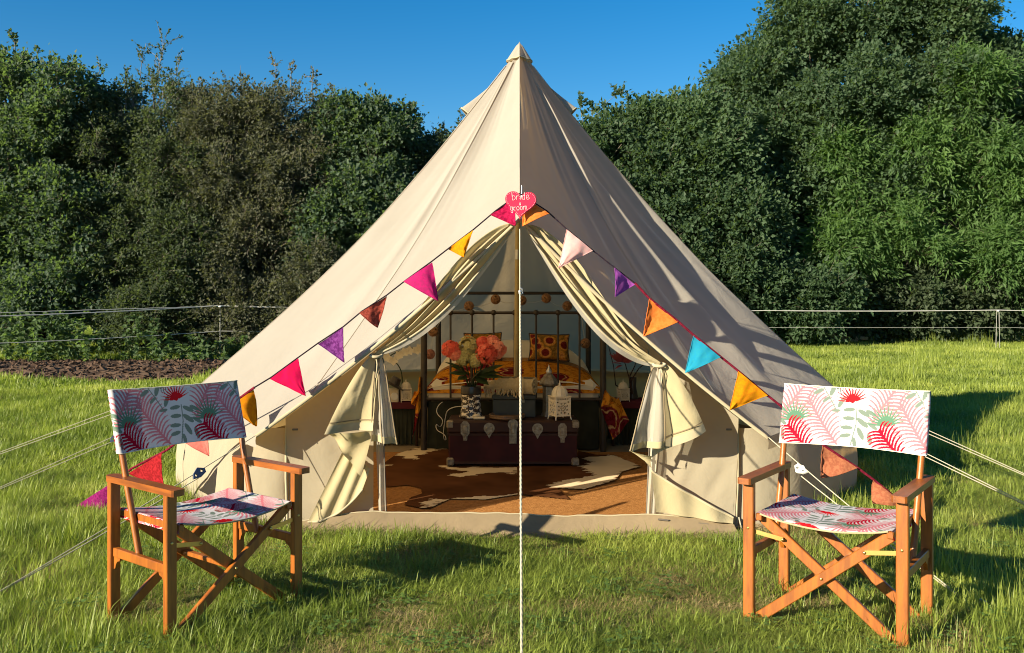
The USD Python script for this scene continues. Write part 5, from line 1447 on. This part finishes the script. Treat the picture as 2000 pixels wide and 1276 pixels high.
def scatter(y0, y1, step, kinds, smin, smax, margin, keep=None):
    ys = np.arange(y0, y1, step)
    for y in ys:
        hw = 0.68 * y + 1.2
        xs = np.arange(-hw, hw, step)
        x = xs + rg.uniform(-.5, .5, len(xs)) * step; yy = y + rg.uniform(-.5, .5, len(xs)) * step
        ok = ~in_tent(x, yy, margin)
        ok &= ~((yy > 14.2 + 0.6 * meshkit.noise(np.stack([x, yy * 0, yy * 0], -1))) & (yy < 17.5) & (x < -4.6))
        if keep is not None:
            ok &= keep(x, yy)
        x, yy = x[ok], yy[ok]
        PX.append(np.stack([x, yy, gz(x, yy)], -1)); PK.append(rg.choice(kinds, len(x))); PS.append(rg.uniform(smin, smax, len(x)))
clump = lambda x, y: meshkit.fbm(np.stack([x * 1.7, y * 1.7, 0 * x], -1), 3, 2)
scatter(3.05, 7.2, 0.082, near, 0.75, 1.25, 0.06, lambda x, y: clump(x * 1.3 + 9, y * 1.3) > 0.36)
scatter(3.05, 7.2, 0.085, near, 0.45, 0.7, 0.06, lambda x, y: clump(x * 1.3 + 9, y * 1.3) <= 0.36)
scatter(3.05, 7.2, 0.10, straw, 0.8, 1.2, 0.12, lambda x, y: clump(x * 1.3 + 9, y * 1.3) <= 0.40)
scatter(3.05, 7.2, 0.20, tall, 0.6, 1.0, 0.10, lambda x, y: clump(x, y) > 0.50)
dry = lambda x, y: meshkit.fbm(np.stack([x * 0.9 + 31, y * 0.9, 0 * x], -1), 3, 12)
scatter(3.05, 7.2, 0.105, straw, 0.8, 1.3, 0.12, lambda x, y: dry(x, y) > 0.38)
scatter(7.2, 13.0, 0.3, straw, 1.2, 1.8, 0.2, lambda x, y: dry(x, y) > 0.48)
scatter(3.05, 7.2, 0.36, clov, 0.8, 1.3, 0.10, lambda x, y: dry(x, y) < 0.50)
scatter(7.2, 13.0, 0.15, midp, 0.85, 1.3, 0.12)
scatter(7.2, 13.0, 0.5, tall, 0.8, 1.2, 0.12, lambda x, y: clump(x, y) > 0.52)
scatter(13.0, 38.0, 0.34, farp, 0.8, 1.3, 0.3)
scatter(16.0, 36.0, 0.8, tallf, 0.6, 1.0, 0.3, lambda x, y: (clump(x, y) > 0.55) | (y > 29))
PX, PK, PS = np.vstack(PX), np.concatenate(PK), np.concatenate(PS)
pi.CreatePrototypesRel().SetTargets(protos)
pi.CreateProtoIndicesAttr(Vt.IntArray.FromNumpy(PK.astype(np.int32)))
pi.CreatePositionsAttr(Vt.Vec3fArray.FromNumpy(PX.astype(np.float32)))
comb = (meshkit.fbm(np.stack([PX[:, 0] * 0.6, PX[:, 1] * 0.6, PX[:, 0] * 0], -1), 2, 8) - 0.5) * 9 + rg.normal(0, 1.6, len(PX))
pi.CreateOrientationsAttr(Vt.QuathArray([Gf.Quath(float(math.cos(a / 2)), 0, 0, float(math.sin(a / 2))) for a in comb]))
pi.CreateScalesAttr(Vt.Vec3fArray.FromNumpy(np.stack([PS, PS, PS * (0.15 + 1.7 * clump(PX[:, 0] * .8, PX[:, 1] * .8))], -1).astype(np.float32)))

# ------------------------------------------------------------ wood chip bed
mat('wood_chip', (0.15, 0.085, 0.045), (0.07, 0.038, 0.020), scale=3, rough=0.9)
usdkit.material(stage, L + 'chips', {'g': ('geometry', {}), 'r': ('rgb_ramp', {'ramp': [(0.0, (0.06, 0.032, 0.018)), (0.6, (0.14, 0.075, 0.04)), (0.92, (0.24, 0.15, 0.09)), (1.0, (0.42, 0.33, 0.24))]}), 'p': ('principled_bsdf', {'roughness': 0.9})},
                [('g.random_per_island', 'r.fac'), ('r.color', 'p.base_color')], surface='p.BSDF')
def chipbed(U, V):
    x = -12 + 7.6 * U; y = 14.4 + 3.4 * V
    return np.stack([x, y, gz(x, y) + 0.004 + 0.10 * np.sin(np.pi * np.clip(V, 0, 1)) * sstep(0, 0.15, 1 - U)], -1)
cbp = part(None, 'wood_chip_bed', grid(60, 30, chipbed), 'wood_chip', smooth=True)
tag(cbp.prim, 'low bank of brown wood chips along the hedge foot', 'mulch', kind='structure')
n = 5200
rgc = np.random.default_rng(31)
cu, cv_ = rgc.uniform(0, 1, n), rgc.uniform(0, 1, n)
cc_ = chipbed(cu, cv_) + [0, 0, 0.012]
d1 = rgc.normal(size=(n, 3)); d1[:, 2] *= 0.5; d1 /= np.linalg.norm(d1, axis=1, keepdims=True)
d2 = np.cross(d1, rgc.normal(size=(n, 3)) * 0.5 + [0, 0, 1]); d2 /= np.linalg.norm(d2, axis=1, keepdims=True)
l1, l2 = rgc.uniform(0.02, 0.06, n)[:, None], rgc.uniform(0.01, 0.025, n)[:, None]
vv = np.stack([cc_ - d1 * l1 - d2 * l2, cc_ + d1 * l1 - d2 * l2, cc_ + d1 * l1 + d2 * l2, cc_ - d1 * l1 + d2 * l2], 1).reshape(-1, 3)
bi = np.arange(n)[:, None] * 4
ff = np.vstack([bi + [0, 1, 2], bi + [0, 2, 3]])
cp_ = part(None, 'wood_chips', (vv, ff), 'chips')
tag(cp_.prim, 'loose brown wood chips scattered on the bank', 'wood chips', kind='stuff')

# ------------------------------------------------------------ trees and hedge
mat('bark', (0.10, 0.08, 0.06), (0.05, 0.04, 0.03), scale=5, rough=0.9, bump=0.02, bscale=20)
mat('grey_twig', (0.19, 0.165, 0.13), (0.11, 0.095, 0.075), scale=3, rough=0.9)
leafmat('hawthorn_leaf', (0.091, 0.122, 0.061), (0.044, 0.066, 0.034), tr=(0.110, 0.157, 0.037), fac=0.42, nscale=0.7)
leafmat('olive_leaf', (0.141, 0.141, 0.083), (0.066, 0.076, 0.049), tr=(0.141, 0.157, 0.049), fac=0.42, nscale=0.7)
leafmat('maple_leaf', (0.107, 0.157, 0.088), (0.046, 0.078, 0.049), tr=(0.141, 0.234, 0.049), fac=0.42, nscale=0.7)
leafmat('ash_leaf', (0.128, 0.226, 0.057), (0.061, 0.116, 0.035), tr=(0.181, 0.344, 0.044), fac=0.42, nscale=0.35)
leafmat('field_maple_leaf', (0.086, 0.148, 0.065), (0.043, 0.078, 0.039), tr=(0.139, 0.227, 0.049), fac=0.42, nscale=0.4)
leafmat('nettle_leaf', (0.110, 0.180, 0.065), (0.055, 0.094, 0.039), tr=(0.157, 0.266, 0.049), fac=0.42, nscale=1.5)

def leaves_at(o, axis, size, aspect, rg, flat=0.5):
    """Diamond leaves folded along the midrib: 4 vertices and 2 triangles each."""
    n = len(o)
    a = axis + rg.normal(size=(n, 3)) * 0.45
    a /= np.linalg.norm(a, axis=1, keepdims=True)
    up = rg.normal(size=(n, 3)) * (1 - flat) + np.array([-0.1, -0.35, 0.8]) * flat * 1.4
    s = np.cross(a, up); s /= np.maximum(np.linalg.norm(s, axis=1, keepdims=True), 1e-6)
    nn = np.cross(s, a)
    L_ = (size * rg.uniform(0.45, 1.5, n))[:, None]; W_ = L_ * aspect
    b = o; tip = o + a * L_ - nn * L_ * 0.10
    m = o + a * L_ * 0.45
    v = np.stack([b, m + s * W_ * 0.5 + nn * W_ * 0.12, tip, m - s * W_ * 0.5 + nn * W_ * 0.12], 1).reshape(-1, 3)
    k = np.arange(n)[:, None] * 4
    return v, np.vstack([k + [0, 1, 2], k + [0, 2, 3]])

def crown(lobes, nspray, nleaf, size, aspect, L0, seed, droop=0.1, gap=0.42, flat=0.5, gscale=1.0):
    """Sprays of leaves over a set of ellipsoid lobes. Returns leaf mesh, twig segments."""
    rg = np.random.default_rng(seed)
    vol = np.array([np.prod(l[1]) ** (2 / 3) for l in lobes]); vol /= vol.sum()
    O, A, S0, S1 = [], [], [], []
    for (c, r), w in zip(lobes, vol):
        n = max(int(nspray * w * 1.6 / 13), 3)
        c, r = np.array(c, float), np.maximum(np.array(r, float) - L0 * 0.8, 0.25)
        d = rg.normal(size=(n, 3)); d[:, 1] -= 0.45; d /= np.linalg.norm(d, axis=1, keepdims=True)
        rad = 1 - 0.42 * rg.uniform(0, 1, n) ** 1.8
        lump = meshkit.fbm((c + d * r) * 1.0 * gscale, 3, seed)
        rad = rad * (0.62 + 0.76 * lump)
        o = c + d * r * rad[:, None]
        den = meshkit.fbm(o * 1.5 * gscale, 3, seed + 5)
        ok = (den > gap - 0.05 * rg.uniform(-1, 1, n)) & (o[:, 2] > 0.1)
        o, d = o[ok], d[ok]
        k = len(o)                       # every point carries a rounded clump of sprays
        cr = L0 * rg.uniform(0.45, 1.15, k)
        per = np.maximum((13 * (cr / (L0 * 0.8)) ** 1.5).astype(int), 4)
        idx = np.repeat(np.arange(k), per)
        e = rg.normal(size=(len(idx), 3)) + d[idx] * 0.9 + [0, -0.15, 0.55]
        e /= np.linalg.norm(e, axis=1, keepdims=True)
        oo = o[idx] + e * (cr[idx] * rg.uniform(0.2, 1.0, len(idx)) ** 0.5)[:, None]
        ax = e * 0.8 + rg.normal(size=oo.shape) * 0.4 + [0, 0, 0.25 - droop]
        ax /= np.linalg.norm(ax, axis=1, keepdims=True)
        O.append(oo); A.append(ax)
        S0.append(o[idx] - d[idx] * 0.25); S1.append(oo)
    O, A, S0 = np.vstack(O), np.vstack(A), np.vstack(S0)
    n = len(O)
    Ls = L0 * 0.62 * rg.uniform(0.6, 1.4, n)
    t = rg.uniform(0.05, 1.0, (n, nleaf))
    side = rg.normal(size=(n, nleaf, 3)) * (0.16 * Ls)[:, None, None]
    pos = O[:, None] + A[:, None] * (t * Ls[:, None])[..., None] + side * (0.35 + t[..., None])
    pos[..., 2] -= droop * t ** 2 * Ls[:, None]
    ax = A[:, None] * 0.7 + side / (0.16 * Ls)[:, None, None] * 0.6 + np.array([0, 0, -droop * 1.5])
    v, f = leaves_at(pos.reshape(-1, 3), ax.reshape(-1, 3), size, aspect, rg, flat)
    return (v, f), (S0, O, O + A * Ls[:, None])

def twigs(S0, S1, S2, r0, r1):
    """Three-sided stems through three points each."""
    n = len(S0)
    d = S2 - S0; d /= np.maximum(np.linalg.norm(d, axis=1, keepdims=True), 1e-6)
    a = np.cross(d, [0.31, 0.55, 0.77]); a /= np.maximum(np.linalg.norm(a, axis=1, keepdims=True), 1e-6); b = np.cross(d, a)
    rows = []
    for p, r in ((S0, r0), (S1, (r0 + r1) / 2), (S2, r1)):
        for k in range(3):
            th = k * 2 * np.pi / 3
            rows.append(p + r * (a * math.cos(th) + b * math.sin(th)))
    v = np.stack(rows, 1).reshape(-1, 3)
    f = []
    for s in range(2):
        for k in range(3):
            i, j = s * 3 + k, s * 3 + (k + 1) % 3
            f += [[i, j, j + 3], [i, j + 3, i + 3]]
    f = (np.arange(n)[:, None, None] * 9 + np.array(f)[None]).reshape(-1, 3)
    return v, f

def tree(name, label, cat, base, lobes, leaf, nspray, nleaf, size, aspect, L0, seed, trunk_r=0.12, droop=0.1, gap=0.42, stems=3, twig_share=0.3, twig_mat='bark', shoots=(), flat=0.5, gscale=1.0, trw=0.006):
    rg = np.random.default_rng(seed + 900)
    base = np.array([base[0], base[1], float(gz(base[0], base[1])) - 0.05])
    t = Thing(name, label, cat, base)
    (v, f), (S0, S1, S2) = crown(lobes, nspray, nleaf, size, aspect, L0, seed, droop, gap, flat, gscale)
    top = max(l[0][2] for l in lobes)
    trunks, limbs = [], []
    for k in range(stems):
        o = base + [rg.normal() * 0.25 * (stems > 1), rg.normal() * 0.2 * (stems > 1), 0]
        l = lobes[(k * 3) % len(lobes)]
        e = np.array(l[0], float); 
        pts = np.array([o, o + (e - o) * [0.15, 0.15, 0.4], o + (e - o) * [0.55, 0.55, 0.75], e])
        pts[1:3] += rg.normal(size=(2, 3)) * 0.12
        pp = CubicSpline(np.arange(4), pts)(np.linspace(0, 3, 12))
        trunks.append(tube(pp, np.linspace(trunk_r, trunk_r * 0.35, 12), 8))
    for m in trunks:
        part(t, 'trunk', m, 'bark', smooth=True)
    for (c, r) in lobes:
        c, r = np.array(c, float), np.array(r, float)
        st_ = base + (np.array([c[0], c[1], c[2]]) - base) * [0.3, 0.3, 0.55]
        for j in range(4):
            d = rg.normal(size=3); d[1] -= 0.5; d[2] += 0.4; d /= np.linalg.norm(d)
            e = c + d * r * 0.85
            m = (st_ + e) / 2 + rg.normal(size=3) * 0.25
            limbs.append(tube(CubicSpline([0, 1, 2], np.array([st_, m, e]))(np.linspace(0, 2, 9)), np.linspace(trunk_r * 0.4, 0.012, 9), 5))
    part(t, 'limbs', limbs, 'bark', smooth=True, kind='stuff')
    vs, fs = [(v, f)], []
    k = rg.uniform(0, 1, len(S0)) < twig_share
    tw = [twigs(S0[k], S1[k], S2[k], trw, 0.002)]
    for (p0, p1, nb) in shoots:      # bare leafy shoots standing out of the top
        p0, p1 = np.array(p0, float), np.array(p1, float)
        m = (p0 + p1) / 2 + rg.normal(size=3) * 0.06
        path = CubicSpline([0, 1, 2], np.array([p0, m, p1]))(np.linspace(0, 2, 14))
        tw.append(tube(path, np.linspace(0.014, 0.003, 14), 4))
        Ln = np.linalg.norm(p1 - p0)
        for q in range(nb):
            a = path[rg.integers(3, 13)]
            d = rg.normal(size=3) * [1, 0.6, 0.5] + [0, 0, 0.9]; d /= np.linalg.norm(d)
            e = a + d * Ln * rg.uniform(0.12, 0.32)
            tw.append(tube(np.array([a, (a + e) / 2 + rg.normal(size=3) * 0.02, e]), [0.005, 0.004, 0.002], 3))
            nl = 14
            tt = rg.uniform(0, 1, nl)[:, None]
            vs.append(leaves_at(a + (e - a) * tt, np.tile(d, (nl, 1)) + rg.normal(size=(nl, 3)) * 0.8, size * 0.9, aspect, rg, 0.4))
    part(t, 'crown', merge(vs), leaf, smooth=False, kind='stuff')
    part(t, 'twigs', merge(tw), twig_mat, smooth=False, kind='stuff')
    return t

def lob(u, v, y, ru, rv, ry):
    """Ellipsoid lobe whose middle stands at distance y; ru, rv in photo pixels."""
    return (P(u, v, y), (ru / F * y, ry, rv / F * y))
HAW = dict(leaf='hawthorn_leaf', nleaf=30, size=0.062, aspect=0.62, L0=0.46, twig_mat='grey_twig', twig_share=0.6, gap=0.44)
def hedge(lbl, u, y, lobes, seed, n, leaf='hawthorn_leaf', cat='shrub', shoots=(), **k):
    kw = {**HAW, 'leaf': leaf, **k}
    return tree('hedge_shrub', lbl, cat, ((u - 1000) / F * y, y + 0.6), lobes, nspray=int(n * 1.5), seed=seed, shoots=shoots, **kw)
hedge('round leaved hedge tree at the far left edge of the field', 40, 20.0,
      [lob(20, 190, 20, 120, 105, 1.1), lob(120, 240, 19.8, 110, 120, 1.2), lob(0, 400, 19.5, 150, 170, 1.3), lob(140, 470, 19.2, 130, 150, 1.2), lob(-60, 560, 19.2, 150, 120, 1.2), lob(90, 610, 18.9, 150, 80, 1.0), lob(-150, 300, 20, 130, 160, 1.3)], 21, 2400, leaf='maple_leaf', size=0.078, aspect=0.8,
      shoots=[(P(30, 110, 19.8), P(22, 62, 19.8), 5), (P(85, 150, 19.6), P(70, 92, 19.6), 4), (P(175, 190, 19.6), P(196, 120, 19.6), 5)])
hedge('hedge shrub with the tallest bare shoots against the sky', 300, 20.2,
      [lob(290, 255, 20.2, 120, 90, 1.1), lob(230, 330, 19.8, 110, 120, 1.2), lob(350, 350, 19.8, 120, 130, 1.2), lob(260, 480, 19.4, 130, 130, 1.2), lob(370, 520, 19.3, 110, 120, 1.2), lob(300, 620, 19.0, 130, 80, 1.0)], 22, 2300, leaf='hawthorn_leaf',
      shoots=[(P(300, 200, 20.2), P(326, 62, 20.2), 22), (P(280, 200, 20.2), P(285, 90, 20.2), 12), (P(330, 210, 20.2), P(352, 110, 20.2), 14), (P(262, 215, 20.0), P(245, 135, 20.0), 8), (P(365, 220, 20.0), P(395, 150, 20.0), 10), (P(225, 230, 20.0), P(215, 165, 20.0), 6)])
hedge('twiggy olive green hedge shrub left of the tent', 500, 20.2,
      [lob(450, 250, 20.2, 110, 90, 1.1), lob(560, 260, 20.2, 110, 85, 1.1), lob(470, 370, 19.8, 120, 120, 1.2), lob(580, 390, 19.8, 110, 120, 1.2), lob(500, 520, 19.4, 130, 130, 1.2), lob(610, 540, 19.4, 110, 110, 1.1), lob(480, 620, 19.1, 130, 70, 1.0)], 23, 2500, leaf='olive_leaf',
      shoots=[(P(535, 190, 20.2), P(537, 112, 20.2), 14), (P(570, 190, 20.2), P(575, 118, 20.2), 5), (P(480, 190, 20.1), P(470, 128, 20.1), 8), (P(610, 200, 20.1), P(612, 130, 20.1), 10), (P(440, 200, 20.1), P(440, 145, 20.1), 7), (P(645, 220, 20.1), P(650, 165, 20.1), 6)])
hedge('broad leaved hedge shrub just left of the tent peak', 720, 20.4,
      [lob(690, 280, 20.4, 90, 80, 1.0), lob(765, 275, 20.4, 60, 68, 0.9), lob(720, 400, 20.0, 110, 120, 1.2), lob(650, 480, 19.8, 90, 120, 1.2), lob(760, 500, 19.8, 120, 130, 1.2)], 24, 1700, leaf='maple_leaf', size=0.078, aspect=0.8,
      shoots=[(P(790, 240, 20.3), P(806, 210, 20.3), 6), (P(740, 220, 20.3), P(745, 190, 20.3), 6)])
hedge('low hedge shrub rising behind the lit slope of the tent', 860, 20.8,
      [lob(850, 330, 20.8, 70, 65, 0.9), lob(905, 330, 20.8, 60, 75, 0.9), lob(880, 470, 20.5, 110, 110, 1.2), lob(980, 420, 20.8, 110, 110, 1.2)], 25, 1000, leaf='hawthorn_leaf',
      shoots=[(P(865, 280, 20.7), P(868, 235, 20.7), 8), (P(895, 280, 20.7), P(900, 225, 20.7), 8)])
# behind and right of the tent
FMP = dict(leaf='field_maple_leaf', nleaf=28, size=0.115, aspect=0.72, L0=0.75, twig_share=0.2, gap=0.43, gscale=0.7)
hedge('low hedge shrub with thin wild shoots right of the tent peak', 1150, 27.0,
      [lob(1130, 335, 27, 70, 70, 1.3), lob(1190, 325, 26.8, 70, 75, 1.3), lob(1160, 420, 26.5, 110, 110, 1.6), lob(1080, 420, 26.8, 100, 110, 1.6)], 26, 1200, shoots=[(P(1150, 250, 26.8), P(1222, 176, 26.8), 10), (P(1140, 250, 26.8), P(1132, 196, 26.8), 8), (P(1165, 240, 26.8), P(1160, 200, 26.8), 6)], **FMP)
hedge('rounded green hedge shrub between the tent and the tall tree', 1270, 27.5,
      [lob(1250, 275, 27.5, 65, 70, 1.4), lob(1330, 260, 27.5, 70, 75, 1.5), lob(1270, 370, 27, 110, 110, 1.8), lob(1380, 340, 27, 100, 120, 1.8), lob(1330, 480, 26.5, 130, 120, 1.8), lob(1430, 560, 26.2, 120, 90, 1.6), lob(1550, 585, 26.2, 110, 70, 1.4), lob(1420, 440, 26.5, 110, 110, 1.6)], 27, 3000,
      shoots=[(P(1265, 210, 27.3), P(1268, 185, 27.3), 5), (P(1340, 190, 27.3), P(1345, 168, 27.3), 5)], **{**FMP, 'leaf': 'field_maple_leaf'})
tree('tall_tree', 'tall dense dark green tree rising out of the top of the picture', 'tree', ((1640 - 1000) / F * 30, 30.5),
     [lob(1480, 160, 30, 75, 75, 2.2), lob(1435, 225, 29.6, 75, 80, 2.0), lob(1560, 80, 30, 110, 90, 2.4), lob(1680, 50, 30, 130, 110, 2.6), lob(1815, 75, 30, 105, 105, 2.6), lob(1920, 165, 30, 85, 90, 2.4), lob(1500, 290, 29.3, 120, 110, 2.4), lob(1640, 230, 29, 140, 130, 2.6), lob(1790, 230, 29, 130, 130, 2.6), lob(1900, 260, 29.2, 110, 130, 2.4), lob(1560, 400, 28.6, 130, 110, 2.2), lob(1700, 380, 28.4, 130, 110, 2.2), lob(2060, 170, 30, 100, 110, 2.4)], 'field_maple_leaf', 7000, 28, 0.115, 0.72, 0.75, 31, trunk_r=0.3, gap=0.42, stems=2, twig_share=0.15, gscale=0.55, trw=0.012)
tree('ash_tree', 'bright green ash tree with feathery drooping boughs over the fence', 'tree', ((1800 - 1000) / F * 29, 29.6),
     [lob(1640, 320, 27.6, 80, 70, 1.3), lob(1800, 300, 27.4, 95, 80, 1.4), lob(1880, 190, 27.6, 70, 80, 1.3), lob(1930, 330, 27.4, 90, 80, 1.3), lob(1700, 430, 27.0, 100, 70, 1.3), lob(1850, 440, 27.0, 100, 60, 1.3), lob(1950, 500, 26.8, 80, 45, 1.1), lob(1640, 490, 26.8, 90, 55, 1.2), lob(1780, 500, 26.6, 80, 45, 1.1), lob(2020, 400, 27, 80, 110, 1.3)], 'ash_leaf', 3400, 30, 0.17, 0.30, 0.75, 32, trunk_r=0.22, gap=0.44, stems=2, droop=0.28, twig_share=0.3, flat=0.6, gscale=0.7, trw=0.009)
tree('hedge_shrub', 'dark shrub in deep shade below the ash boughs', 'shrub', ((1750 - 1000) / F * 27.6, 28.0),
     [lob(1640, 590, 27.6, 110, 60, 1.4), lob(1760, 590, 27.6, 120, 75, 1.6), lob(1890, 590, 27.6, 110, 75, 1.5), lob(2010, 570, 27.6, 110, 90, 1.5), lob(1700, 500, 29.8, 150, 90, 1.4), lob(1880, 490, 29.8, 150, 90, 1.4)], 'hawthorn_leaf', 2300, 26, 0.13, 0.65, 0.7, 33, trunk_r=0.12, gap=0.36, twig_share=0.2, gscale=0.7)
# darker woodland further behind closes the gaps
for k, (u0, u1, y, top) in enumerate(((-250, 420, 23.5, 260), (420, 1000, 24, 330), (1000, 1500, 33, 330), (1480, 2250, 35, 210))):
    lbs = []
    for uu in np.linspace(u0, u1, 5):
        for vv_ in np.arange(top + 70, 640, 110):
            lbs.append(lob(uu, vv_, y, (u1 - u0) / 6.5, 85, 1.4))
    tree('background_shrub', ['dark undergrowth behind the left end of the hedge', 'dark undergrowth behind the twiggy part of the hedge', 'dark undergrowth behind the tent', 'dark undergrowth behind the tall tree'][k], 'shrub',
         ((u0 + u1) / 2 / F * y - 1000 / F * y, y + 0.5), lbs, 'hawthorn_leaf', 1900 if y < 30 else 1700, 26, 0.17 if y < 30 else 0.26, 0.75, 0.8, 50 + k, trunk_r=0.1, gap=0.28, twig_share=0.05, gscale=0.8)

# nettles and brambles at the hedge foot
def stalk(label, u, v0, v1, y, seed, n=10, spread=0.35, size=0.10):
    rg = np.random.default_rng(seed)
    b = P(u, v0, y); b[2] = float(gz(b[0], b[1]))
    h = (v0 - v1) / F * y
    t = Thing('wild_plant', label, 'plant', b)
    stems, lv = [], []
    for k in range(n):
        o = b + [rg.normal() * spread, rg.normal() * spread * 0.5, 0]
        e = o + [rg.normal() * 0.12, rg.normal() * 0.1, h * rg.uniform(0.55, 1.05)]
        m = (o + e) / 2 + rg.normal(size=3) * 0.04
        path = CubicSpline([0, 1, 2], np.array([o, m, e]))(np.linspace(0, 2, 12))
        stems.append(tube(path, np.linspace(0.006, 0.002, 12), 4))
        nl = 44
        q = path[rg.integers(2, 12, nl)]
        ax = rg.normal(size=(nl, 3)) * [1, 1, 0.2] + [0, 0, -0.25]
        lv.append(leaves_at(q, ax, size, 0.55, rg, 0.6))
    part(t, 'stem', stems, 'nettle_leaf', kind='stuff')
    part(t, 'leaf', merge(lv), 'nettle_leaf', smooth=False, kind='stuff')
for k, (u, v0, v1, y, nn, lab) in enumerate(((25, 698, 600, 17.4, 9, 'nettles at the far left behind the wood chips'), (95, 700, 615, 17.0, 12, 'leafy nettle clump left of the fence over the wood chips'), (170, 700, 590, 17.2, 10, 'taller nettle clump near the middle of the wood chip bed'), (262, 695, 598, 17.3, 8, 'slim nettle stand with a tall leafy tip'),
                                            (335, 695, 655, 17.0, 8, 'low nettles at the right end of the wood chips'), (385, 690, 640, 17.6, 9, 'bushy weeds by the fence post left of the tent'), (470, 690, 640, 18.0, 9, 'weeds between the fence post and the tent'))):
    stalk(lab, u, v0, v1, y, 60 + k, nn)
# pale dry grass tuft and cut logs at the far right hedge foot
mat('cut_log', (0.42, 0.32, 0.19), (0.28, 0.2, 0.12), scale=8, rough=0.9)
lg_ = Thing('log_pile', 'small pile of pale cut logs at the shaded hedge foot', 'logs', (P(1650, 650, 27.0)[0], 27.0, float(gz(9.7, 27))))
rg = np.random.default_rng(8)
for k in range(7):
    c = lg_.loc + [rg.uniform(-0.5, 0.5), rg.uniform(-0.2, 0.2), 0.10 + 0.09 * (k % 3)]
    a = rg.uniform(-0.3, 0.3)
    d = np.array([math.cos(a), math.sin(a), rg.uniform(-0.08, 0.08)]) * rg.uniform(0.2, 0.4)
    part(lg_, 'log', tube([c - d, c + d], 0.05, 8), 'cut_log', smooth=40)

# ------------------------------------------------------------ electric fence
mat('fence_tape', (0.40, 0.40, 0.38), rough=0.6)
mat('fence_post', (0.20, 0.20, 0.18), rough=0.5)
def fence(label, posts, ends, wires, twin):
    t = Thing('electric_fence', label, 'fence', (posts[0][0], posts[0][1], posts[0][2]))
    for p in posts:
        p = np.array(p)
        for dx in ((-0.05, 0.05) if twin else (0,)):
            q = part(t, 'post', tube([p + [dx, 0, 0], p + [dx * 0.6, 0, 0.98]], 0.010, 6), 'fence_post', smooth=True)
        part(t, 'insulator', ball(p + [0, -0.02, 0.96], (0.03, 0.02, 0.02), 1), 'white_plastic')
    for w in wires:
        part(t, 'wire', tube(w[0], w[1], 4), 'fence_tape', smooth=True)
pL = P(430, 672, 18.3); pL[2] = float(gz(pL[0], pL[1])) - 0.03
tL = P(430, 597, 18.2)
fence('thin white electric fence in front of the hedge left of the tent', [tuple(tL - [0, 0, 0.98])], None,
      [(np.vstack([sag(P(-160, 622, 15.2), tL, 0.03), sag(tL, P(900, 604, 19.5), 0.02)[1:]]), 0.011), (np.vstack([sag(P(-160, 616, 15.2), tL + [0, 0, -0.01], 0.0), sag(tL + [0, 0, -0.02], P(900, 608, 19.5), 0.0)[1:]]), 0.006),
       (np.vstack([sag(P(-160, 676, 15.2), P(430, 647, 18.2), 0.03), sag(P(430, 647, 18.2), P(900, 650, 19.5), 0.0)[1:]]), 0.006)], False)
tR = P(1949, 606, 24.0)
fence('thin electric fence with a double post below the tall tree', [tuple(tR - [0, 0, 0.98])], None,
      [(np.vstack([sag(P(1100, 606, 24.0), P(1500, 607, 24.0), 0.02), sag(P(1500, 607, 24.0), tR, 0.02)[1:], sag(tR, P(2300, 609, 24), 0.02)[1:]]), 0.013), (np.vstack([sag(P(1100, 636, 24.0), P(1949, 640, 24.0), 0.03), sag(P(1949, 640, 24.0), P(2300, 641, 24), 0.02)[1:]]), 0.005)], True)
